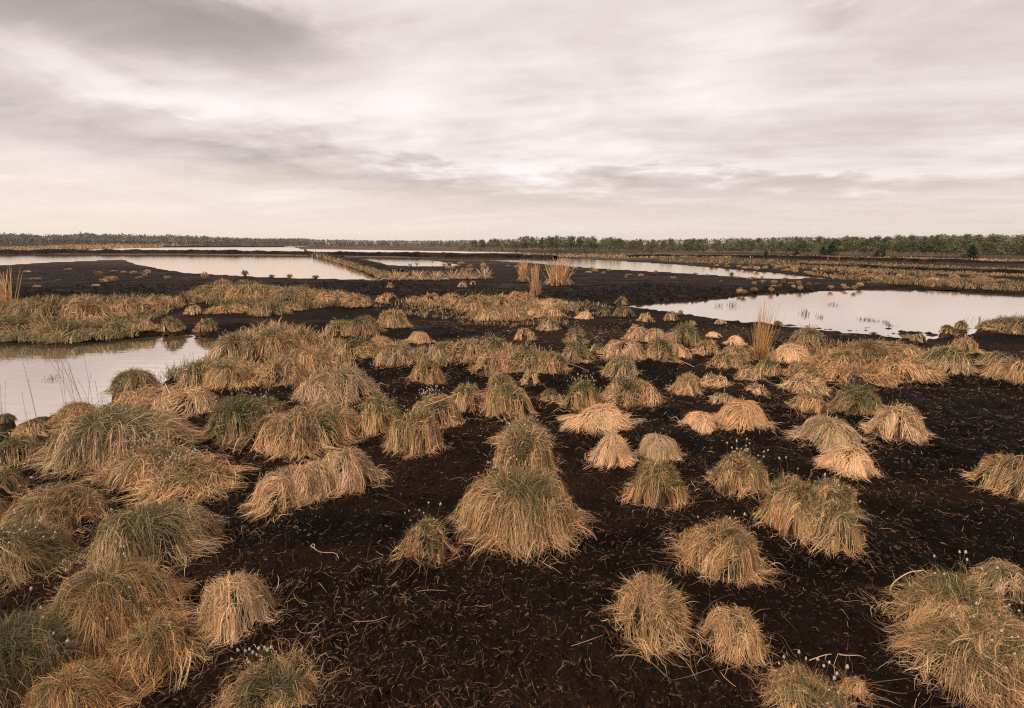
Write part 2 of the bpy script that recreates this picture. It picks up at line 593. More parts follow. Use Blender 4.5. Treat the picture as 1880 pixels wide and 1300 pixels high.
build_bank('peat_bank', [(-250, 466), (0, 465.5), (170, 465.2), (400, 466), (572, 467.5)], 'long low black peat bank between the flooded cuttings', [6, 6, 6.5, 6.5, 5], 0.9, seed=2)
build_bank('peat_bank', [(585, 468.5), (700, 470), (830, 471), (960, 472), (1020, 474)], 'black peat bank beyond the triangular pool', [6, 6.5, 6.5, 5.5, 4], 0.9, seed=5)
build_bank('peat_bank', [(300, 453.9), (420, 453.5), (520, 453.6)], 'thin dark peat bank far off in the open water', [2.2, 2.4, 2], 2.0, seed=9)
build_bank('peat_bank', [(1150, 472), (1300, 472), (1500, 474), (1880, 484), (2100, 492)], 'low brown peat bank in front of the woodland', [4, 4, 3.5, 4, 4], 0.8, seed=11)
build_bank('peat_bank', [(1470, 487), (1640, 493), (1880, 502), (2050, 509)], 'straight dark peat bank crossing the far grass', [4, 4, 4.5, 5], 0.5, seed=13)
G_LINE = build_bank('grassy_causeway', [(573, 468), (600, 474), (640, 483), (690, 496), (735, 507)], 'narrow grass covered causeway running between two pools', [5, 7, 9, 13, 13], 0.75, seed=15)

# ------------------------------------------------------------------ tussocks
PAL = {
    'pale': (0.72, 0.455, 0.26),
    'tan': (0.60, 0.355, 0.18),
    'orange': (0.58, 0.325, 0.145),
    'grey': (0.54, 0.365, 0.21),
    'brown': (0.37, 0.235, 0.115),
}
PAL = {k: tuple(min(0.82, c * 1.13) for c in v) for k, v in PAL.items()}
GREENS = np.array([(0.125, 0.12, 0.045), (0.20, 0.175, 0.07), (0.08, 0.084, 0.036), (0.31, 0.24, 0.11), (0.155, 0.135, 0.055)])
N_TUSSOCK = [0]
SPOTS = []


def lump_h(L, x, y):
    """height of the tussock body; L rows: cx cy a b th h p1 p2"""
    s = 0.0
    for cx, cy, a, b, th, h, p1, p2, ex, lx, ly, rg in L:
        dx, dy = x - cx, y - cy
        c, sn = math.cos(th), math.sin(th)
        qx, qy = (dx * c + dy * sn) / a, (-dx * sn + dy * c) / b
        r = np.minimum(np.sqrt(qx * qx + qy * qy), 1.0)
        qx, qy = qx - lx * (1 - r), qy - ly * (1 - r)
        r = np.sqrt(qx * qx + qy * qy)
        ph = np.arctan2(qy, qx)
        r = r * (1 + 0.10 * np.sin(2 * ph + p1) + 0.07 * np.sin(3 * ph + p2) + 0.04 * np.sin(5 * ph + p1 * 2))
        k = 6.5 / (a + b)
        r = r * (1 + rg * 0.11 * np.sin(dx * k * 1.7 + p2) * np.sin(dy * k * 1.9 + p1) + rg * 0.055 * np.sin(dx * k * 4.1 + p1) * np.sin(dy * k * 3.7 + p2))
        f = h * np.clip(1 - r ** 2.2, 0, None) ** ex
        s = s + f ** 4
    return s ** 0.25


def lump_grad(L, x, y, e=0.012):
    gx = (lump_h(L, x + e, y) - lump_h(L, x - e, y)) / (2 * e)
    gy = (lump_h(L, x, y + e) - lump_h(L, x, y - e)) / (2 * e)
    return gx, gy


def make_head_meshes():
    out = []
    r = random.Random(5)
    for k in range(4):
        n = 10
        lean = r.uniform(-0.25, 0.25)
        # stalk, unit length 1, five sided tube scaled later by the object; head on top
        V, F, C, MI = [], [], [], []
        Ls = 6
        for i in range(Ls):
            t = i / (Ls - 1)
            cx = lean * t * t
            rad = 0.010 * (1.1 - 0.4 * t)
            for j in range(4):
                a = j * math.pi / 2
                V.append((cx + rad * math.cos(a), rad * math.sin(a), t)); C.append((0.13, 0.12, 0.05))
        for i in range(Ls - 1):
            for j in range(4):
                F.append((i * 4 + j, i * 4 + (j + 1) % 4, i * 4 + 4 + (j + 1) % 4, i * 4 + 4 + j)); MI.append(0)
        o = len(V)
        rings, segs = 6, 8
        hl, hw = r.uniform(0.085, 0.12), r.uniform(0.034, 0.046)
        for i in range(rings):
            t = i / (rings - 1)
            rr = hw * (math.sin(math.pi * (0.08 + 0.86 * t)) ** 0.8) * (1.1 - 0.35 * t)
            for j in range(segs):
                a = 2 * math.pi * (j + 0.5 * (i % 2)) / segs
                k2 = rr * r.uniform(0.55, 1.45)
                V.append((lean + lean * 0.5 * hl * t + k2 * math.cos(a), k2 * math.sin(a), 0.97 + hl * t + r.uniform(-.006, .006)))
                b = r.uniform(0.8, 1.05) if t > 0.2 else 0.45
                C.append((0.62 * b, 0.53 * b, 0.42 * b))
        for i in range(rings - 1):
            for j in range(segs):
                F.append((o + i * segs + j, o + i * segs + (j + 1) % segs, o + (i + 1) * segs + (j + 1) % segs, o + (i + 1) * segs + j)); MI.append(1)
        out.append(make_mesh('seed_head', np.array(V), np.array(F), np.array(C), [M_GREEN, M_FLUFF], MI, smooth=False))
    return out


HEADS = make_head_meshes()
HEAD_NP = []
for me_ in HEADS:
    v = np.empty(len(me_.vertices) * 3, np.float32); me_.vertices.foreach_get('co', v)
    l = np.empty(len(me_.loops), np.int32); me_.loops.foreach_get('vertex_index', l)
    c = np.empty(len(me_.vertices) * 4, np.float32); me_.color_attributes['tint'].data.foreach_get('color', c)
    mi = np.empty(len(me_.polygons), np.int32); me_.polygons.foreach_get('material_index', mi)
    HEAD_NP.append((v.reshape(-1, 3), l.reshape(-1, 4), c.reshape(-1, 4)[:, :3], mi))


def tussock(lumps_px, label, tone='tan', green=0.2, heads=0, wild=0.2, stems=0, depth=0.9, group='cottongrass tussocks on the peat', dens=1.0, skirt=1.0, head_side=None):
    """lumps_px: (x of the middle, y of the front foot, width, y of the top) in photo pixels"""
    N_TUSSOCK[0] += 1
    if green >= 0.15:
        green = min(0.9, green * 1.45)
    rng = np.random.default_rng(1000 + N_TUSSOCK[0])
    L, area, hmax_px, wmax = [], 0.0, 0.0, 0.0
    for (bx, by, w, top) in lumps_px:
        # seen from above the blades stick out past the body: body is a little smaller than the outline
        gx, gy = ray_ground(bx, by - 1)
        zc = gy * math.cos(PITCH) + CAM_H * math.sin(PITCH)
        a = 0.5 * w * zc / FPX * 0.885
        b = a * depth
        dr = Vector((gx, gy)).normalized()
        cx, cy = gx + dr.x * b * 1.12, gy + dr.y * b * 1.12
        z0 = float(base_z(cx, cy))
        d = pix_dir(bx, top)
        hd = math.hypot(d.x, d.y)
        h = CAM_H + d.z / hd * math.hypot(cx, cy) - z0
        h = max(0.25 * a, min(h * (0.88 if wild <= 0.12 else 0.80), 1.7 * a))
        L.append((cx, cy, a, b, math.atan2(-cx, cy) + rng.uniform(-.2, .2), h, rng.uniform(0, 6), rng.uniform(0, 6),
                  rng.uniform(0.50, 0.86) if wild > 0.12 else rng.uniform(0.62, 0.92), rng.uniform(-.40, .40), rng.uniform(-.10, .38), 1.0 if wild > 0.12 else 0.35))
        area += w * max(by - top, w * 0.35); hmax_px = max(hmax_px, by - top); wmax = max(wmax, w)
    cx0 = sum(l[0] for l in L) / len(L); cy0 = sum(l[1] for l in L) / len(L)
    gz0 = float(soft_ground(cx0, cy0))
    dist = math.hypot(cx0, cy0)
    zc = cy0 * math.cos(PITCH) + CAM_H * math.sin(PITCH)
    px1 = max(zc, 0.9) / 512.0                          # metres per picture pixel
    root = empty('grass_tussock', (cx0, cy0, gz0), label=label, category='tussock', group=group)
    Lr = [(l[0] - cx0, l[1] - cy0, *l[2:]) for l in L]
    La = np.array(Lr)
    if dist < 8:
        SPOTS.extend([(l[0], l[1], l[2], l[3], tone) for l in L])
    hmean = float(La[:, 5].mean()); amean = float(La[:, 2].mean())
    smooth = wild <= 0.12
    # --- body
    parts = []
    for l in Lr:
        nr, ns = 10, 26
        rr = np.linspace(0.02, 1.12, nr)[:, None] * np.ones(ns)
        ph = np.linspace(0, 2 * np.pi, ns, endpoint=False)[None, :] * np.ones((nr, 1))
        x = l[0] + rr * (np.cos(ph) * l[2] * math.cos(l[4]) - np.sin(ph) * l[3] * math.sin(l[4]))
        y = l[1] + rr * (np.cos(ph) * l[2] * math.sin(l[4]) + np.sin(ph) * l[3] * math.cos(l[4]))
        z = lump_h(Lr, x, y) * (0.84 if dens > 0.8 else 0.5) - 0.03 * amean / 0.3 - np.maximum(rr - 0.95, 0) * 0.5
        z = z + 0.03 * fbm(x * 20 + 50, y * 20, N_TUSSOCK[0], 3)
        V = np.stack([x, y, z], -1).reshape(-1, 3)
        i = np.arange(nr - 1)[:, None] * ns + np.arange(ns)[None, :]
        j = np.arange(nr - 1)[:, None] * ns + (np.arange(ns)[None, :] + 1) % ns
        F = np.stack([i, j, j + ns, i + ns], -1).reshape(-1, 4)[:, ::-1]
        parts.append((V, F, np.tile((0.05, 0.031, 0.017), (len(V), 1)) * rng.uniform(.4, 1.6, (len(V), 1))))
    V, F, C = merge(parts)
    new_obj('mound', make_mesh('mound', V, F, C, [M_LITTER]), root)
    # --- thatch: long blades combed down from the crown over the body
    A1 = area * 0.2967
    len_px = 0.55 * max(hmax_px, 0.5 * wmax) * 0.545
    nb = int(np.clip((21 if smooth else 16.5) * A1 / max(len_px, 2.0) * dens, 70, 5600))
    K = 6 if dist < 3.2 else (5 if dist < 5.5 else 4)
    per = 13 if dist < 6 else 8
    ng = max(8, nb // per)
    pw = La[:, 2] * La[:, 3]; pw = pw / pw.sum()
    wl = rng.choice(len(L), ng, p=pw)
    r0 = rng.random(ng) ** 0.55 * 0.93
    ph = rng.random(ng) * 2 * np.pi
    ca, sa = np.cos(La[wl, 4]), np.sin(La[wl, 4])
    gx = La[wl, 0] + r0 * (np.cos(ph) * La[wl, 2] * ca - np.sin(ph) * La[wl, 3] * sa)
    gy = La[wl, 1] + r0 * (np.cos(ph) * La[wl, 2] * sa + np.sin(ph) * La[wl, 3] * ca)
    Lg = (0.45 + 0.75 * rng.random(ng)) * (0.62 * hmean + 0.55 * amean)
    ang0 = rng.normal(0, 0.18 if smooth else 0.36, ng)
    stray = rng.random(ng) < (0.02 if smooth else 0.10 + 0.14 * wild)
    ang0[stray] += rng.normal(0, 1.1, stray.sum())
    sw = rng.uniform(-0.6, 0.6)
    skf = rng.uniform(0.20, 0.70, ng)
    G = np.zeros((ng, K, 2)); G[:, 0, 0], G[:, 0, 1] = gx, gy
    for k in range(1, K):
        ggx, ggy = lump_grad(Lr, gx, gy)
        rx, ry = gx - La[wl, 0], gy - La[wl, 1]
        rn = np.hypot(rx, ry) + 1e-6
        dx, dy = -ggx + 0.5 * rx / rn, -ggy + 0.5 * ry / rn
        dn = np.hypot(dx, dy) + 1e-6
        dx, dy = dx / dn, dy / dn
        an = ang0 + sw + (0.6 if smooth else 1.15) * fbm(gx * 5 + 9, gy * 5, N_TUSSOCK[0] + 40, 2)
        c, s = np.cos(an), np.sin(an)
        dx, dy = dx * c - dy * s, dx * s + dy * c
        slope = np.minimum(np.hypot(ggx, ggy), 3.0)
        ong = lump_h(Lr, gx, gy) < 0.01
        step = Lg / (K - 1) / np.sqrt(1 + slope ** 2) * np.where(ong, skf * skirt, 1.0)
        gx = gx + dx * step; gy = gy + dy * step
        G[:, k, 0], G[:, k, 1] = gx, gy
    # thin places where the dark inside of the tussock shows
    keep = np.ones(ng, bool)
    if wild > 0.12:
        for _ in range(int(rng.integers(2, 5)) + (2 if len(L) > 1 else 0)):
            l = Lr[rng.integers(0, len(Lr))]
            aa = rng.uniform(3.5, 6.0); rr_ = rng.uniform(0.35, 0.8)
            hx, hy = l[0] + rr_ * l[2] * math.cos(aa), l[1] + rr_ * l[3] * math.sin(aa)
            hr = rng.uniform(0.12, 0.26) * l[2]
            dd = np.hypot((G[:, :, 0] - hx) / 0.7, (G[:, :, 1] - hy)).min(1)
            keep &= (dd > hr) | (rng.random(ng) < 0.28)
    gi = np.repeat(np.arange(ng)[keep], per)[:nb]
    nb = len(gi)
    t = np.linspace(0, 1, K)[None, :]
    spread = 0.042 * (amean / 0.35)
    off = rng.normal(0, spread, (nb, 2)); off2 = rng.normal(0, spread * 0.6, (nb, 2))
    B = G[gi] + off[:, None, :] * (1 - 0.45 * t[..., None]) + off2[:, None, :] * (np.sin(t * rng.uniform(2, 5, (nb, 1)) + rng.uniform(0, 6, (nb, 1))))[..., None] * 0.5
    cut = (0.7 + 0.3 * rng.random(nb))
    Hb = lump_h(Lr, B[..., 0], B[..., 1])
    lay = rng.random((nb, 1)) * 0.035 * (amean / 0.35 + 0.3)
    gzr = soft_ground(B[..., 0] + cx0, B[..., 1] + cy0) - gz0
    lift = rng.gamma(1.6, 0.5, (nb, 1)) * (0.018 if smooth else 0.035) * (amean / 0.35 + 0.2)
    Z = Hb + gzr + lay + lift * np.sin(np.pi * np.clip(t * 0.95, 0, 1)) + 0.004
    P = np.concatenate([B, Z[..., None]], -1)
    tan = norm(np.gradient(P, axis=1))
    ggx, ggy = lump_grad(Lr, B[..., 0], B[..., 1])
    nrm = norm(np.stack([-ggx, -ggy, np.ones_like(ggx)], -1) + rng.normal(0, 0.55, (nb, 1, 3)))
    W = norm(np.cross(tan, nrm))
    w0 = (0.22 if smooth else 0.23) * px1 * rng.uniform(0.6, 1.25, (nb, 1)) * (1.0 if dist > 4 else 0.82)
    wid = w0 * np.array(np.interp(np.linspace(0, 1, K), [0, 0.5, 1], [0.9, 1.0, 0.25]))[None, :]
    V, F = strips(P, W, wid)
    base = np.array(PAL[tone])
    mixk = rng.random(ng)
    alt = np.array([PAL['pale'], PAL['tan'], PAL['orange'], PAL['grey'], PAL['brown']])[rng.integers(0, 5, ng)]
    gcol = np.where((mixk < (0.85 if smooth else 0.62))[:, None], base[None, :], 0.5 * base[None, :] + 0.5 * alt) * ((0.86 if smooth else 0.70) + (0.25 if smooth else 0.50) * rng.random((ng, 1)))
    gcol = gcol * ((0.95 if smooth else 0.80) + (0.15 if smooth else 0.42) * sstep(0.25, 0.95, r0))[:, None]   # lower, older blades are bleached
    gcol = gcol * (1 + rng.normal(0, 0.05, (ng, 3)))
    isg = rng.random(ng) < green * 1.0 * (1 - sstep(0.35, 0.8, r0))
    gcol[isg] = GREENS[rng.integers(0, 5, isg.sum())] * 0.95
    old = rng.random(ng) < (0.05 if smooth else 0.16)
    gcol[old] = gcol[old] * np.array((0.55, 0.48, 0.42))
    bc = gcol[gi] * ((0.78 if smooth else 0.55) + (0.40 if smooth else 0.75) * rng.random((nb, 1)))
    rootdark = np.array((0.70, 0.72, 0.60))                # blades keep some green at their root, bleach to the tip
    tt = np.linspace(0, 1, K)
    cc = bc[:, None, :] * (rootdark[None, None, :] * (1 - tt)[None, :, None] ** 1.5 * (0.5 + green) / 1.0 + 1.0 * (1 - ((1 - tt)[None, :, None] ** 1.5) * (0.5 + green)))
    C = np.repeat(cc.reshape(-1, 3), 2, axis=0)
    new_obj('thatch', make_mesh('thatch', V, F, np.clip(C, 0, 1), [M_STRAW]), root, kind='stuff')
    # --- upright blades on the crown, green and straw
    ncr = int(nb * (0.05 + 0.50 * green + 0.26 * wild))
    ncr = max(ncr, 12)
    wl = rng.choice(len(L), ncr, p=pw)
    r0 = rng.random(ncr) ** 0.6 * (0.62 + 0.3 * wild)
    ph = rng.random(ncr) * 2 * np.pi
    ca, sa = np.cos(La[wl, 4]), np.sin(La[wl, 4])
    x0 = La[wl, 0] + r0 * (np.cos(ph) * La[wl, 2] * ca - np.sin(ph) * La[wl, 3] * sa)
    y0 = La[wl, 1] + r0 * (np.cos(ph) * La[wl, 2] * sa + np.sin(ph) * La[wl, 3] * ca)
    z0 = lump_h(Lr, x0, y0) + soft_ground(x0 + cx0, y0 + cy0) - gz0 - 0.01
    out_a = np.arctan2(y0 - La[wl, 1], x0 - La[wl, 0]) + rng.normal(0, 0.7, ncr)
    tilt = np.clip(0.25 + 0.75 * r0 + rng.normal(0, 0.25, ncr), 0.05, 1.4)
    Lc = (0.35 + 0.65 * rng.random(ncr)) * (0.30 * hmean + 0.28 * amean) * (0.85 + 0.5 * wild)
    Kc = 5 if dist < 3 else 4
    t = np.linspace(0, 1, Kc)[None, :]
    hor = np.sin(tilt)[:, None] * t * Lc[:, None]
    ver = np.cos(tilt)[:, None] * t * Lc[:, None] - (0.25 + 0.6 * rng.random((ncr, 1))) * Lc[:, None] * t ** 2 * (0.35 + 0.65 * np.sin(tilt)[:, None])
    wig = rng.normal(0, 0.18, (ncr, 1)) * t ** 2
    P = np.stack([x0[:, None] + np.cos(out_a[:, None] + wig) * hor, y0[:, None] + np.sin(out_a[:, None] + wig) * hor, z0[:, None] + ver], -1)
    flo = lump_h(Lr, P[..., 0], P[..., 1]) + soft_ground(P[..., 0] + cx0, P[..., 1] + cy0) - gz0 + 0.01
    P[..., 2] = np.maximum(P[..., 2], flo)
    tan = norm(np.gradient(P, axis=1))
    W = norm(np.cross(tan, norm(rng.normal(0, 1, (ncr, 1, 3)) + np.array([0, -1.0, 0.6]))))
    wid = 0.27 * px1 * rng.uniform(0.6, 1.15, (ncr, 1)) * np.interp(np.linspace(0, 1, Kc), [0, 0.5, 1], [0.9, 1.0, 0.2])[None, :]
    V, F = strips(P, W, wid)
    pg = np.clip(0.10 + 1.25 * green, 0, 0.92)
    g = rng.random(ncr) < pg
    cc = base[None, :] * (0.7 + 0.5 * rng.random((ncr, 1)))
    cc[g] = GREENS[rng.integers(0, 5, g.sum())] * (0.7 + 0.6 * rng.random((g.sum(), 1)))
    C = np.repeat(np.repeat(cc, Kc, 0), 2, 0)
    new_obj('upright_blades', make_mesh('upright_blades', V, F, C, [M_GREEN]), root, kind='stuff')
    # --- cotton heads
    if heads:
        heads = int(heads * (1.3 if dist < 3.4 else 2.0))
        wl = rng.choice(len(L), heads, p=pw)
        ph = rng.random(heads) * 2 * np.pi
        if head_side is not None:
            ph = head_side + rng.normal(0, 0.7, heads)
        r0 = 0.10 + 0.55 * rng.random(heads) ** 0.8
        x0 = La[wl, 0] + r0 * np.cos(ph) * La[wl, 2]; y0 = La[wl, 1] + r0 * np.sin(ph) * La[wl, 3]
        z0 = lump_h(Lr, x0, y0) + soft_ground(x0 + cx0, y0 + cy0) - gz0 - 0.02
        heads_ = heads
        Ls = rng.uniform(0.06, 0.16, heads)
        if dist < 3.4:
            for k in range(heads):
                me_ = HEADS[rng.integers(0, 4)]
                o = new_obj('seed_head', me_, root)
                o.location = (x0[k], y0[k], z0[k])
                th = 0.05 + 0.35 * r0[k]
                o.rotation_euler = (rng.normal(0, .1) - th * math.sin(ph[k]) * 0.8, th * math.cos(ph[k]) * 0.8 + rng.normal(0, .1), rng.uniform(0, 0.6))
                q = float(Ls[k]); sc = float(rng.uniform(0.085, 0.15))
                o.scale = (sc * .92, sc * .92, max(q, sc * 1.15))
        else:
            ps, mis = [], []
            for k in range(heads):
                v, f, c, mi = HEAD_NP[rng.integers(0, 4)]
                sc = 0.135 * max(1.0, px1 / 0.0095 * 0.55)
                v = v.copy()
                th = 0.05 + 0.4 * r0[k]
                hgt = float(Ls[k])
                vv = np.stack([v[:, 0] * sc, v[:, 1] * sc, np.where(v[:, 2] > 0.969, hgt + (v[:, 2] - 0.97) * sc, v[:, 2] * hgt)], -1)
                vv[:, 0] += vv[:, 2] * math.tan(th * math.cos(ph[k]) * 0.8); vv[:, 1] += vv[:, 2] * math.tan(th * math.sin(ph[k]) * 0.8)
                ps.append((vv + np.array([x0[k], y0[k], z0[k]]), f, c)); mis.append(mi)
            V, F, C = merge(ps)
            new_obj('seed_heads', make_mesh('seed_heads', V, F, C, [M_GREEN, M_FLUFF], np.concatenate(mis), smooth=False), root, kind='stuff')
    # --- a few tall thin flowering stems
    if stems:
        x0 = rng.normal(0, amean * 0.4, stems); y0 = rng.normal(0, amean * 0.3, stems)
        z0 = lump_h(Lr, x0, y0) - 0.02
        ln = rng.uniform(0.35, 0.75, stems); a = rng.uniform(0, 6.28, stems); ti = np.abs(rng.normal(0.1, 0.25, stems))
        t = np.linspace(0, 1, 5)[None, :]
        P = np.stack([x0[:, None] + np.cos(a)[:, None] * ln[:, None] * np.sin(ti)[:, None] * t ** 1.5,
                      y0[:, None] + np.sin(a)[:, None] * ln[:, None] * np.sin(ti)[:, None] * t ** 1.5,
                      z0[:, None] + ln[:, None] * t * np.cos(ti)[:, None]], -1)
        W = np.tile(np.array([1.0, 0, 0]), (stems, 5, 1))
        V, F = strips(P, W, np.full((stems, 5), 0.17 * px1))
        new_obj('flowering_stems', make_mesh('flowering_stems', V, F, np.tile((0.22, 0.16, 0.09), (len(V), 1)), [M_STRAW]), root, kind='stuff')
    return root


